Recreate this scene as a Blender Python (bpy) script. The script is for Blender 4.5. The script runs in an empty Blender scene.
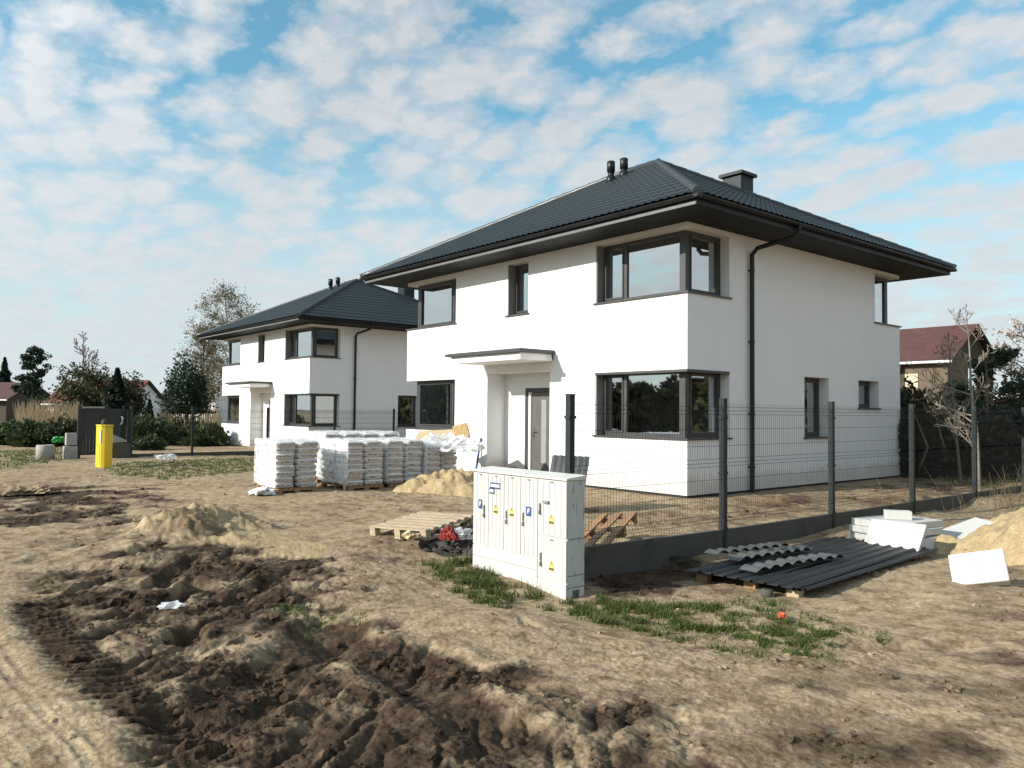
import bpy, bmesh, math, random
import numpy as np
from mathutils import Vector, Matrix
rnd = random.Random(7)
RNG = np.random.default_rng(11)
SC = bpy.context.scene
COL = SC.collection
R_ = math.radians

# ---------------------------------------------------------------- camera
CAM = np.array([9.492, -12.243, 1.606]); FPX = 786.7
_y, _p, _r = R_(50.353), R_(1.998), R_(.531)
FW = np.array([-math.sin(_y)*math.cos(_p), math.cos(_y)*math.cos(_p), math.sin(_p)])
_rt = np.array([math.cos(_y), math.sin(_y), 0.]); _up = np.cross(_rt, FW)
RT = math.cos(_r)*_rt + math.sin(_r)*_up
UP = -math.sin(_r)*_rt + math.cos(_r)*_up
HF = np.array([-math.sin(_y), math.cos(_y), 0.])       # level forward
HR = np.array([math.cos(_y), math.sin(_y), 0.])        # level right
def _ray(x, y): return FW + RT*(x-512)/FPX - UP*(y-384)/FPX
def PLN(x, y, ax, val):                                # survey: point on an axis plane
    d = _ray(x, y); return CAM + d*((val-CAM[ax])/d[ax])
def G(x, y, z=-.05): return PLN(x, y, 2, z)
def D(x, y, dep): return CAM + _ray(x, y)*dep

cd = bpy.data.cameras.new("camera"); co = bpy.data.objects.new("camera", cd); COL.objects.link(co)
m = Matrix(((RT[0], UP[0], -FW[0], CAM[0]), (RT[1], UP[1], -FW[1], CAM[1]), (RT[2], UP[2], -FW[2], CAM[2]), (0, 0, 0, 1)))
co.matrix_world = m
cd.sensor_width = 36; cd.lens = 36*FPX/1024; cd.clip_end = 8000; cd.clip_start = .05
SC.camera = co

# ---------------------------------------------------------------- object helpers
def tag(o, label=None, cat=None, group=None, kind=None):
    if label: o['label'] = label
    if cat: o['category'] = cat
    if group: o['group'] = group
    if kind: o['kind'] = kind
    return o
def link(name, me, mats, parent=None):
    o = bpy.data.objects.new(name, me); COL.objects.link(o)
    for m_ in (mats if isinstance(mats, (list, tuple)) else [mats]): me.materials.append(m_)
    if parent is not None: o.parent = parent
    return o
def empty(name, label, cat, loc=(0, 0, 0), rz=0, group=None):
    o = bpy.data.objects.new(name, None); COL.objects.link(o)
    o.location = loc; o.rotation_euler = (0, 0, rz); o.empty_display_size = .2
    return tag(o, label, cat, group)
def kids(o): return [c for c in bpy.data.objects if c.parent is o]
def copy_tree(o, parent=None):
    c = o.copy(); COL.objects.link(c); c.parent = parent
    for k in kids(o): copy_tree(k, c)
    return c
def mesh_np(name, V, F, mats, parent=None, smooth=False, attr=None):
    me = bpy.data.meshes.new(name)
    V = np.ascontiguousarray(V, np.float32); F = np.ascontiguousarray(F, np.int32)
    n, k = F.shape
    me.vertices.add(len(V)); me.vertices.foreach_set('co', V.ravel())
    me.loops.add(n*k); me.loops.foreach_set('vertex_index', F.ravel())
    me.polygons.add(n); me.polygons.foreach_set('loop_start', np.arange(0, n*k, k, dtype=np.int32))
    me.polygons.foreach_set('use_smooth', np.full(n, smooth))
    if attr is not None:
        a = me.color_attributes.new('soil', 'FLOAT_COLOR', 'POINT')
        a.data.foreach_set('color', np.ascontiguousarray(attr, np.float32).ravel())
    me.update(calc_edges=True)
    return link(name, me, mats, parent)

class MB:
    def __init__(s): s.v = []; s.f = []; s.m = []; s.sm = []
    def add(s, vs, fs, mat=0, smooth=False):
        b = len(s.v); s.v += [tuple(float(c) for c in q) for q in vs]
        for f in fs: s.f.append(tuple(b+i for i in f)); s.m.append(mat); s.sm.append(smooth)
        return s
    def box(s, a, b, mat=0, M=None):
        (x0, y0, z0), (x1, y1, z1) = a, b
        vs = [(x0,y0,z0),(x1,y0,z0),(x1,y1,z0),(x0,y1,z0),(x0,y0,z1),(x1,y0,z1),(x1,y1,z1),(x0,y1,z1)]
        if M is not None: vs = [M @ Vector(q) for q in vs]
        return s.add(vs, [(0,3,2,1),(4,5,6,7),(0,1,5,4),(1,2,6,5),(2,3,7,6),(3,0,4,7)], mat)
    def prism(s, poly, h, mat=0, M=None):              # poly in xy (ccw), extruded 0..h in z
        n = len(poly)
        vs = [(x, y, 0) for x, y in poly] + [(x, y, h) for x, y in poly]
        if M is not None: vs = [M @ Vector(q) for q in vs]
        fs = [tuple(range(n-1, -1, -1)), tuple(range(n, 2*n))] + [(i, (i+1) % n, n+(i+1) % n, n+i) for i in range(n)]
        return s.add(vs, fs, mat)
    def tube(s, pts, rad, n=8, mat=0, cap=True, smooth=True):
        pts = [Vector(p) for p in pts]
        if not hasattr(rad, '__len__'): rad = [rad]*len(pts)
        b = []; ref = Vector((0, 0, 1))
        t0 = (pts[1]-pts[0]).normalized()
        if abs(t0.z) > .9: ref = Vector((1, 0, 0))
        for i, p in enumerate(pts):
            t = (pts[min(i+1, len(pts)-1)]-pts[max(i-1, 0)]).normalized()
            u = ref.cross(t)
            if u.length < 1e-4: u = Vector((0, 1, 0)).cross(t)
            u.normalize(); w = t.cross(u)
            b += [p+(u*math.cos(2*math.pi*k/n)+w*math.sin(2*math.pi*k/n))*rad[i] for k in range(n)]
        fs = [(i*n+k, i*n+(k+1) % n, (i+1)*n+(k+1) % n, (i+1)*n+k) for i in range(len(pts)-1) for k in range(n)]
        s.add(b, fs, mat, smooth)
        if cap:
            s.add(b[:n], [tuple(range(n-1, -1, -1))], mat); s.add(b[-n:], [tuple(range(n))], mat)
        return s
    def lathe(s, prof, c=(0, 0, 0), n=24, mat=0, smooth=True):
        vs = [(c[0]+r*math.cos(2*math.pi*k/n), c[1]+r*math.sin(2*math.pi*k/n), c[2]+z) for r, z in prof for k in range(n)]
        fs = [(i*n+k, i*n+(k+1) % n, (i+1)*n+(k+1) % n, (i+1)*n+k) for i in range(len(prof)-1) for k in range(n)]
        return s.add(vs, fs, mat, smooth)
    def build(s, name, mats, parent=None, bevel=0):
        me = bpy.data.meshes.new(name); me.from_pydata(s.v, [], s.f)
        me.polygons.foreach_set('material_index', s.m); me.polygons.foreach_set('use_smooth', s.sm)
        if bevel:
            bm = bmesh.new(); bm.from_mesh(me); bmesh.ops.remove_doubles(bm, verts=bm.verts, dist=1e-5)
            bmesh.ops.bevel(bm, geom=[e for e in bm.edges if len(e.link_faces) == 2 and e.calc_face_angle(0) > .5], offset=bevel, segments=2, affect='EDGES', profile=.5)
            bm.to_mesh(me); bm.free()
        me.update()
        return link(name, me, mats, parent)

# ---------------------------------------------------------------- noise (numpy gradient noise)
_perm = np.random.default_rng(3).permutation(1024)
_ang = np.random.default_rng(4).random(1024)*2*np.pi
_gx, _gy = np.cos(_ang), np.sin(_ang)
def pn(x, y, seed=0):
    xi = np.floor(x).astype(np.int64); yi = np.floor(y).astype(np.int64)
    fx = x-xi; fy = y-yi
    u = fx*fx*fx*(fx*(fx*6-15)+10); v = fy*fy*fy*(fy*(fy*6-15)+10)
    def g(a, b, dx, dy):
        h = _perm[(_perm[(a+seed*37) & 1023]+b) & 1023]
        return _gx[h]*dx+_gy[h]*dy
    n00 = g(xi, yi, fx, fy); n10 = g(xi+1, yi, fx-1, fy); n01 = g(xi, yi+1, fx, fy-1); n11 = g(xi+1, yi+1, fx-1, fy-1)
    a = n00+u*(n10-n00); b = n01+u*(n11-n01)
    return (a+v*(b-a))*1.5
def fbm(x, y, sc, oct=4, seed=0, rough=.5):
    t = 0; a = 1; f = 1/sc
    for i in range(oct): t = t+a*pn(x*f, y*f, seed+i); a *= rough; f *= 2.03
    return t
def worley(x, y, sc, seed=0):
    # rounded clods with sharp creases: each cell has its own height
    X = x/sc; Y = y/sc; xi = np.floor(X).astype(np.int64); yi = np.floor(Y).astype(np.int64); best = np.full(x.shape, 9.); hh = np.zeros(x.shape)
    for i in (-1, 0, 1):
        for j in (-1, 0, 1):
            h = _perm[(_perm[(xi+i+seed*37) & 1023]+yi+j) & 1023]; h2 = _perm[(h+511) & 1023]; h3 = _perm[(h2+77) & 1023]
            d = np.hypot(X-(xi+i+h/1024.), Y-(yi+j+h2/1024.)); m_ = d < best
            best = np.where(m_, d, best); hh = np.where(m_, h3/1024., hh)
    return hh*np.maximum(0, 1-best*best*1.1)
def ss(a, b, x):
    t = np.clip((x-a)/(b-a), 0, 1); return t*t*(3-2*t)
def seg_dist(x, y, P):                                  # distance, signed side and arclength to a polyline
    best = np.full(x.shape, 1e9); side = np.zeros(x.shape); al = np.zeros(x.shape); L = 0
    for (x0, y0), (x1, y1) in zip(P[:-1], P[1:]):
        dx, dy = x1-x0, y1-y0; l = math.hypot(dx, dy)
        t = np.clip(((x-x0)*dx+(y-y0)*dy)/(l*l), 0, 1)
        ex = x-(x0+t*dx); ey = y-(y0+t*dy); d = np.hypot(ex, ey)
        sgn = np.sign(dx*(y-y0)-dy*(x-x0))
        mk = d < best
        best = np.where(mk, d, best); side = np.where(mk, sgn*d, side); al = np.where(mk, L+t*l, al); L += l
    return best, side, al, L
def inpoly(x, y, P):
    c = np.zeros(x.shape, bool); n = len(P); j = n-1
    for i in range(n):
        (xi, yi), (xj, yj) = P[i], P[j]
        c ^= ((yi > y) != (yj > y)) & (x < (xj-xi)*(y-yi)/(yj-yi+1e-12)+xi); j = i
    return c
def polymask(x, y, P, soft, wob=0., seed=0, wsc=.6):
    d, _, _, _ = seg_dist(x, y, list(P)+[P[0]])
    sd = np.where(inpoly(x, y, P), d, -d)
    if wob: sd = sd+wob*fbm(x, y, wsc, 4, seed)
    return ss(-soft, soft, sd)

# ---------------------------------------------------------------- materials
def nodes(name):
    m_ = bpy.data.materials.new(name); m_.use_nodes = True
    nt = m_.node_tree; nt.nodes.clear()
    out = nt.nodes.new('ShaderNodeOutputMaterial')
    return m_, nt, out
def N(nt, typ, **kw):
    n = nt.nodes.new(typ)
    for k, v in kw.items():
        if k in n.inputs: n.inputs[k].default_value = v
        else: setattr(n, k, v)
    return n
def ramp(nt, fac, stops):
    r = nt.nodes.new('ShaderNodeValToRGB'); e = r.color_ramp.elements
    while len(e) < len(stops): e.new(.5)
    for q, (p, c) in zip(e, stops): q.position = p; q.color = (*c, 1) if len(c) == 3 else c
    nt.links.new(fac, r.inputs[0]); return r.outputs[0]
def mix(nt, fac, a, b, mode='MIX'):
    n = nt.nodes.new('ShaderNodeMix'); n.data_type = 'RGBA'; n.blend_type = mode
    for s_, v in ((n.inputs[0], fac), (n.inputs[6], a), (n.inputs[7], b)):
        if hasattr(v, 'links'): nt.links.new(v, s_)
        else: s_.default_value = v if not isinstance(v, tuple) else ((*v, 1) if len(v) == 3 else v)
    return n.outputs[2]
def mat(name, col, rough=.6, metal=0, var=.12, sc=3., bump=0, bsc=40., spec=.5, spots=None, coords='Object', stretch=None):
    m_, nt, out = nodes(name)
    b = N(nt, 'ShaderNodeBsdfPrincipled'); nt.links.new(b.outputs[0], out.inputs[0])
    b.inputs['Roughness'].default_value = rough; b.inputs['Metallic'].default_value = metal
    b.inputs['Specular IOR Level'].default_value = spec
    tc = N(nt, 'ShaderNodeTexCoord'); src = tc.outputs[coords]
    if stretch:
        mp = N(nt, 'ShaderNodeMapping'); mp.inputs['Scale'].default_value = stretch; nt.links.new(src, mp.inputs[0]); src = mp.outputs[0]
    n = N(nt, 'ShaderNodeTexNoise', Scale=sc, Detail=6., Roughness=.6); nt.links.new(src, n.inputs['Vector'])
    lo = tuple(c*(1-var) for c in col); hi = tuple(min(1, c*(1+var)) for c in col)
    c_ = ramp(nt, n.outputs[0], [(.3, lo), (.7, hi)])
    if spots:
        n2 = N(nt, 'ShaderNodeTexNoise', Scale=spots[1], Detail=5., Roughness=.65); nt.links.new(src, n2.inputs['Vector'])
        fac = ramp(nt, n2.outputs[0], [(spots[2], (0, 0, 0)), (min(1, spots[2]+.12), (1, 1, 1))])
        c_ = mix(nt, fac, c_, spots[0])
    nt.links.new(c_, b.inputs['Base Color'])
    r = ramp(nt, n.outputs[0], [(.3, (max(0, rough-.08),)*3), (.7, (min(1, rough+.08),)*3)]); nt.links.new(r, b.inputs['Roughness'])
    if bump:
        n3 = N(nt, 'ShaderNodeTexNoise', Scale=bsc, Detail=4.); nt.links.new(src, n3.inputs['Vector'])
        bp = N(nt, 'ShaderNodeBump', Strength=bump, Distance=.02); nt.links.new(n3.outputs[0], bp.inputs['Height']); nt.links.new(bp.outputs[0], b.inputs['Normal'])
    return m_
def leafmat(name, lo, hi, rough=.6, sc=1.5, trans=.25):
    m_, nt, out = nodes(name)
    b = N(nt, 'ShaderNodeBsdfPrincipled', Roughness=rough); b.inputs['Specular IOR Level'].default_value = .3
    tc = N(nt, 'ShaderNodeTexCoord'); n = N(nt, 'ShaderNodeTexNoise', Scale=sc, Detail=4.); nt.links.new(tc.outputs['Object'], n.inputs['Vector'])
    wn = N(nt, 'ShaderNodeTexNoise', Scale=sc*14, Detail=2.); nt.links.new(tc.outputs['Object'], wn.inputs['Vector'])
    c1 = ramp(nt, n.outputs[0], [(.3, lo), (.7, hi)])
    c2 = mix(nt, .5, c1, ramp(nt, wn.outputs[0], [(.35, tuple(c*.55 for c in lo)), (.65, tuple(c*1.3 for c in hi))]))
    nt.links.new(c2, b.inputs['Base Color'])
    t = N(nt, 'ShaderNodeBsdfTranslucent'); nt.links.new(c2, t.inputs[0])
    mx = N(nt, 'ShaderNodeMixShader'); mx.inputs[0].default_value = trans
    nt.links.new(b.outputs[0], mx.inputs[1]); nt.links.new(t.outputs[0], mx.inputs[2]); nt.links.new(mx.outputs[0], out.inputs[0])
    return m_
def glassmat(name, refl, tint):
    m_, nt, out = nodes(name)
    g = N(nt, 'ShaderNodeBsdfGlossy', Roughness=.015); g.inputs[0].default_value = (.93, .96, .96, 1)
    tr = N(nt, 'ShaderNodeBsdfTransparent'); tr.inputs[0].default_value = (*tint, 1)
    lw = N(nt, 'ShaderNodeFresnel', IOR=1.5)
    mt = N(nt, 'ShaderNodeMath', operation='MULTIPLY_ADD'); mt.inputs[1].default_value = 1.; mt.inputs[2].default_value = refl; mt.use_clamp = True
    nt.links.new(lw.outputs[0], mt.inputs[0])
    tc = N(nt, 'ShaderNodeTexCoord'); n = N(nt, 'ShaderNodeTexNoise', Scale=1.3, Detail=1.); nt.links.new(tc.outputs['Object'], n.inputs['Vector'])
    bp = N(nt, 'ShaderNodeBump', Strength=.04, Distance=.03); nt.links.new(n.outputs[0], bp.inputs['Height']); nt.links.new(bp.outputs[0], g.inputs['Normal'])
    mx = N(nt, 'ShaderNodeMixShader'); nt.links.new(mt.outputs[0], mx.inputs[0])
    nt.links.new(tr.outputs[0], mx.inputs[1]); nt.links.new(g.outputs[0], mx.inputs[2]); nt.links.new(mx.outputs[0], out.inputs[0])
    return m_

M = {}
def plaster_mat():
    m_ = mat('plaster', (.81, .805, .795), .85, var=.02, sc=.7, bump=.3, bsc=160., spec=.2)
    nt = m_.node_tree; b = [n for n in nt.nodes if n.type == 'BSDF_PRINCIPLED'][0]; old = b.inputs['Base Color'].links[0].from_socket
    tc = [n for n in nt.nodes if n.type == 'TEX_COORD'][0]; sx = N(nt, 'ShaderNodeSeparateXYZ'); nt.links.new(tc.outputs['Object'], sx.inputs[0])
    n = N(nt, 'ShaderNodeTexNoise', Scale=5., Detail=7., Roughness=.7); nt.links.new(tc.outputs['Object'], n.inputs['Vector'])
    a = N(nt, 'ShaderNodeMath', operation='MULTIPLY_ADD'); a.inputs[1].default_value = -.75; a.inputs[2].default_value = .62; nt.links.new(n.outputs[0], a.inputs[0])   # how high the splashed mud reaches
    d = N(nt, 'ShaderNodeMath', operation='SUBTRACT'); nt.links.new(sx.outputs[2], d.inputs[0]); nt.links.new(a.outputs[0], d.inputs[1])
    f = ramp(nt, d.outputs[0], [(0., (.42,)*3), (.20, (0, 0, 0))])
    nt.links.new(mix(nt, f, old, (.42, .33, .23)), b.inputs['Base Color']); return m_
M['plaster'] = plaster_mat()
M['plaster_plain'] = mat('plaster_plain', (.80, .795, .785), .85, var=.025, sc=1.2, bump=.25, bsc=220., spec=.2)
M['base_shade'] = mat('foundation_shade', (.02, .02, .02), .8)  # black puts the shadow line under the walls into the base colour
M['anthracite'] = mat('anthracite_frame', (.050, .050, .050), .42, var=.08)
M['reveal'] = mat('reveal_grey', (.24, .235, .23), .5, var=.06)
M['soffit'] = mat('soffit_board', (.011, .012, .013), .65, var=.1, spec=.2)
M['fascia'] = mat('fascia_metal', (.016, .017, .018), .45, var=.05, spec=.25)
M['strip'] = mat('lit_eave_metal', (.13, .13, .127), .4, var=.05)  # pale tone carries the sunlight on the front eave
M['gutter'] = mat('gutter_metal', (.008, .009, .010), .4, var=.1, spec=.35)
M['roof'] = mat('roof_metal', (.0062, .0130, .0146), .5, var=.3, sc=2., spec=.38)
M['ridge'] = mat('ridge_metal', (.034, .042, .047), .42, var=.1)
M['glass'] = glassmat('window_glass', .54, (.5, .55, .55))
M['doorleaf'] = mat('door_grey', (.10, .095, .088), .45, var=.06)
M['frost'] = mat('frosted_strip', (.26, .28, .27), .2, var=.05)
M['whiteplastic'] = mat('white_plastic', (.8, .8, .78), .4, var=.03)
M['steel'] = mat('steel', (.5, .5, .5), .3, metal=1.)
M['concrete'] = mat('concrete', (.36, .345, .31), .9, var=.15, sc=5., bump=.4, bsc=60., spots=((.2, .18, .15), 3., .58))
M['plinth'] = mat('plinth_concrete', (.075, .07, .057), .9, var=.15, sc=4., bump=.3, bsc=60., spots=((.045, .042, .032), 2.5, .55))
M['fence'] = mat('fence_metal', (.024, .031, .030), .55, var=.15, spec=.2)
M['wire'] = mat('fence_wire', (.008, .009, .009), .6, var=.05, spec=.12)
M['cab'] = mat('cabinet_polyester', (.53, .52, .48), .55, var=.06, sc=2., bump=.1, bsc=90., spots=((.50, .46, .39), 3.4, .60))
M['cabroof'] = mat('cabinet_roof_polyester', (.62, .61, .56), .6, var=.06)
M['seam'] = mat('seam_dark', (.09, .09, .085), .7)
M['handle'] = mat('handle_grey', (.22, .22, .22), .4)
M['blue'] = mat('blue_label', (.05, .08, .20), .4, var=.03)
M['yellowlabel'] = mat('yellow_label', (.66, .56, .10), .4, var=.03)
M['labelwhite'] = mat('label_white', (.8, .8, .8), .4, var=.02)
M['black'] = mat('black_print', (.02, .02, .02), .5)
M['wood'] = mat('weathered_wood', (.42, .33, .22), .8, var=.25, sc=6., stretch=(1, 6, 6), bump=.3)
M['wood2'] = mat('brown_wood', (.28, .16, .08), .8, var=.3, sc=6., stretch=(1, 5, 5))
M['foam'] = mat('white_foam', (.52, .51, .48), .8, var=.03, sc=4., bump=.2, bsc=150., spots=((.40, .35, .27), 3.2, .60))
M['sheet'] = mat('grey_sheet_metal', (.020, .022, .022), .55, var=.3, sc=5., spots=((.07, .065, .055), 3., .63))
M['cabside'] = mat('cabinet_side', (.50, .51, .485), .6, var=.08, sc=3., spots=((.20, .20, .18), 7., .56), stretch=(1, 3, .8))
M['tile'] = mat('grey_tile_metal', (.085, .088, .088), .42, var=.18, sc=9., spots=((.1, .1, .1), 6., .6))
M['brick'] = mat('brown_brick', (.22, .11, .07), .85, var=.25, sc=20.)
M['yellow'] = mat('yellow_paint', (.72, .50, .02), .5, var=.08, sc=4., spots=((.45, .30, .05), 5., .66))
M['blackgate'] = mat('dark_gate_metal', (.022, .024, .025), .5, var=.15)
M['osb'] = mat('particle_board', (.50, .39, .22), .85, var=.2, sc=14., bump=.2)
M['osb_edge'] = mat('board_edge', (.40, .27, .12), .9, var=.35, sc=30.)
M['bluerod'] = mat('blue_plastic', (.06, .12, .28), .4)
M['orange'] = mat('orange_plastic', (.48, .10, .035), .4, var=.2, sc=12.)
M['red'] = mat('red_plastic', (.27, .04, .028), .4, var=.3, sc=12.)
M['rubble'] = mat('dark_debris', (.05, .042, .036), .85, var=.5, sc=12.)
M['green'] = mat('green_plastic', (.05, .32, .08), .4, var=.25, sc=8.)
M['redroof'] = mat('red_brown_roof', (.085, .034, .029), .75, var=.25, sc=3., bump=.3, bsc=6.)
M['redroof2'] = mat('bright_red_roof', (.125, .027, .020), .75, var=.2, sc=2.)
M['cream'] = mat('cream_wall', (.62, .52, .37), .85, var=.06)
M['timber'] = mat('dark_timber', (.055, .038, .026), .8, var=.3, sc=5.)
M['shadewall'] = mat('shaded_render', (.13, .095, .065), .85, var=.15)  # brown puts the shadow over most of this wall into its colour
M['pinkwall'] = mat('pink_wall', (.50, .27, .20), .85, var=.08)
M['bark'] = mat('grey_brown_bark', (.13, .105, .08), .9, var=.35, sc=8.)
M['palebark'] = mat('pale_bark', (.25, .215, .17), .85, var=.3, sc=6., spots=((.1, .08, .06), 9., .62))
M['twig'] = mat('twig', (.16, .13, .11), .9, var=.3, sc=4.)
M['leaf_pine'] = leafmat('pine_needles', (.012, .024, .016), (.028, .048, .028))
M['leaf_spruce'] = leafmat('spruce_needles', (.010, .018, .012), (.024, .038, .024))
M['leaf_olive'] = leafmat('olive_leaves', (.035, .042, .016), (.085, .085, .035))
M['leaf_ever'] = leafmat('evergreen_leaves', (.014, .030, .018), (.038, .062, .034))
M['leaf_birch'] = leafmat('birch_buds', (.12, .11, .065), (.24, .21, .13), trans=.35)
M['leaf_juniper'] = leafmat('juniper_leaves', (.030, .046, .018), (.078, .100, .040))
M['leaf_grass'] = leafmat('bright_shrub_leaves', (.03, .062, .016), (.075, .125, .035))
M['leaf_blue'] = leafmat('blue_green_needles', (.028, .045, .032), (.075, .10, .07))
M['leaf_blossom'] = leafmat('pale_blossom', (.42, .33, .26), (.72, .60, .50), trans=.4)
M['leaf_hedge'] = leafmat('dark_hedge_leaves', (.018, .022, .012), (.050, .050, .026))
M['leaf_brown'] = leafmat('dry_brown_leaves', (.06, .038, .022), (.13, .08, .045))
M['grass'] = leafmat('grass_blades', (.040, .066, .014), (.13, .15, .042), sc=4., trans=.3)
M['dry'] = leafmat('dry_straw', (.19, .14, .08), (.34, .26, .15), trans=.3)

def soil_mat():
    m_, nt, out = nodes('soil')
    b = N(nt, 'ShaderNodeBsdfPrincipled'); nt.links.new(b.outputs[0], out.inputs[0]); b.inputs['Specular IOR Level'].default_value = .12
    at = N(nt, 'ShaderNodeAttribute', attribute_name='soil'); sep = N(nt, 'ShaderNodeSeparateColor'); nt.links.new(at.outputs['Color'], sep.inputs[0])
    tc = N(nt, 'ShaderNodeTexCoord')
    def noise(sc, det=6., rough=.6):
        n = N(nt, 'ShaderNodeTexNoise', Scale=sc, Detail=det, Roughness=rough); nt.links.new(tc.outputs['Object'], n.inputs['Vector']); return n.outputs[0]
    n1, n2, n3, n4 = noise(.9, 7.), noise(6., 6., .65), noise(38., 5., .7), noise(2.4, 6.)
    sand = ramp(nt, n1, [(.30, (.165, .110, .064)), (.5, (.315, .228, .138)), (.70, (.43, .325, .205))])
    sand = mix(nt, .55, sand, ramp(nt, n2, [(.36, (.098, .064, .037)), (.57, (.46, .355, .228))]))  # small dark noise spots stand in for footprint shadows
    mud = ramp(nt, n2, [(.3, (.026, .016, .010)), (.52, (.066, .042, .026)), (.74, (.145, .099, .062))])
    ysand = ramp(nt, n2, [(.3, (.33, .24, .13)), (.7, (.47, .36, .215))])
    def edge(ch, n, lo=.38, hi=.62, k=.55):
        a = N(nt, 'ShaderNodeMath', operation='MULTIPLY_ADD'); a.inputs[1].default_value = k; a.inputs[2].default_value = -k*.5
        nt.links.new(n, a.inputs[0]); s_ = N(nt, 'ShaderNodeMath', operation='ADD'); nt.links.new(a.outputs[0], s_.inputs[0]); nt.links.new(ch, s_.inputs[1])
        return ramp(nt, s_.outputs[0], [(lo, (0, 0, 0)), (hi, (1, 1, 1))])
    c = mix(nt, edge(sep.outputs[2], n4, .3, .7), sand, ysand)
    c = mix(nt, edge(sep.outputs[0], n4, .22, .78, .9), c, mud)
    c = mix(nt, edge(sep.outputs[1], n2, .35, .75), c, ramp(nt, n3, [(.3, (.035, .05, .012)), (.7, (.12, .125, .045))]))
    sp = ramp(nt, n3, [(.3, (.62, .60, .58)), (.5, (1, 1, 1)), (.74, (1.22, 1.2, 1.18))])
    c = mix(nt, 1., c, sp, 'MULTIPLY')
    nt.links.new(c, b.inputs['Base Color'])
    rr = ramp(nt, sep.outputs[0], [(0, (.95,)*3), (1, (.78,)*3)]); nt.links.new(rr, b.inputs['Roughness'])
    n5 = noise(90., 4., .7)
    a = N(nt, 'ShaderNodeMath', operation='MULTIPLY_ADD'); a.inputs[1].default_value = .35; nt.links.new(n5, a.inputs[0]); nt.links.new(n3, a.inputs[2])
    bp = N(nt, 'ShaderNodeBump', Strength=.7, Distance=.016); nt.links.new(a.outputs[0], bp.inputs['Height']); nt.links.new(bp.outputs[0], b.inputs['Normal'])
    return m_
M['soil'] = soil_mat()

def bag_mat():
    # white plastic sack: long sides white with grey print, end faces carry grey-brown print with dark rows
    m_, nt, out = nodes('plaster_sack')
    b = N(nt, 'ShaderNodeBsdfPrincipled', Roughness=.38); nt.links.new(b.outputs[0], out.inputs[0])
    tc = N(nt, 'ShaderNodeTexCoord'); sx = N(nt, 'ShaderNodeSeparateXYZ'); nt.links.new(tc.outputs['Generated'], sx.inputs[0])
    geo = N(nt, 'ShaderNodeSeparateXYZ'); nt.links.new(tc.outputs['Normal'], geo.inputs[0])
    ab = N(nt, 'ShaderNodeMath', operation='ABSOLUTE'); nt.links.new(geo.outputs[0], ab.inputs[0])
    endm = ramp(nt, ab.outputs[0], [(.35, (0, 0, 0)), (.6, (1, 1, 1))])
    mp = N(nt, 'ShaderNodeMapping'); mp.inputs['Scale'].default_value = (1, 14, 5); nt.links.new(tc.outputs['Generated'], mp.inputs[0])
    oi = N(nt, 'ShaderNodeObjectInfo'); va = N(nt, 'ShaderNodeVectorMath', operation='ADD'); nt.links.new(mp.outputs[0], va.inputs[0])
    cb = N(nt, 'ShaderNodeCombineXYZ'); ml = N(nt, 'ShaderNodeMath', operation='MULTIPLY'); ml.inputs[1].default_value = 40.; nt.links.new(oi.outputs['Random'], ml.inputs[0]); nt.links.new(ml.outputs[0], cb.inputs[1]); nt.links.new(cb.outputs[0], va.inputs[1])
    n = N(nt, 'ShaderNodeTexNoise', Scale=1., Detail=2.); nt.links.new(va.outputs[0], n.inputs['Vector'])
    row = N(nt, 'ShaderNodeMath', operation='COMPARE'); row.inputs[1].default_value = .52; row.inputs[2].default_value = .16; nt.links.new(sx.outputs[2], row.inputs[0])
    txt = ramp(nt, n.outputs[0], [(.46, (0, 0, 0)), (.54, (1, 1, 1))])
    f = N(nt, 'ShaderNodeMath', operation='MULTIPLY'); nt.links.new(row.outputs[0], f.inputs[0]); nt.links.new(txt, f.inputs[1])
    endc = mix(nt, f.outputs[0], (.58, .54, .51), (.09, .08, .08))
    n2 = N(nt, 'ShaderNodeTexNoise', Scale=3., Detail=3.); nt.links.new(va.outputs[0], n2.inputs['Vector'])
    side = ramp(nt, n2.outputs[0], [(.35, (.80, .80, .79)), (.66, (.86, .86, .85)), (.74, (.55, .57, .56))])
    nt.links.new(mix(nt, endm, side, endc), b.inputs['Base Color'])
    return m_
M['bag'] = bag_mat()
def film_mat():
    m_, nt, out = nodes('stretch_film')
    b = N(nt, 'ShaderNodeBsdfPrincipled', Roughness=.25); b.inputs['Base Color'].default_value = (.82, .83, .83, 1)
    tr = N(nt, 'ShaderNodeBsdfTransparent'); mx = N(nt, 'ShaderNodeMixShader')
    tc = N(nt, 'ShaderNodeTexCoord'); n = N(nt, 'ShaderNodeTexNoise', Scale=5., Detail=4., Distortion=1.5); nt.links.new(tc.outputs['Object'], n.inputs['Vector'])
    f = ramp(nt, n.outputs[0], [(.35, (.25,)*3), (.7, (.85,)*3)]); nt.links.new(f, mx.inputs[0])
    nt.links.new(tr.outputs[0], mx.inputs[1]); nt.links.new(b.outputs[0], mx.inputs[2]); nt.links.new(mx.outputs[0], out.inputs[0])
    return m_
M['film'] = film_mat()

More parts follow.
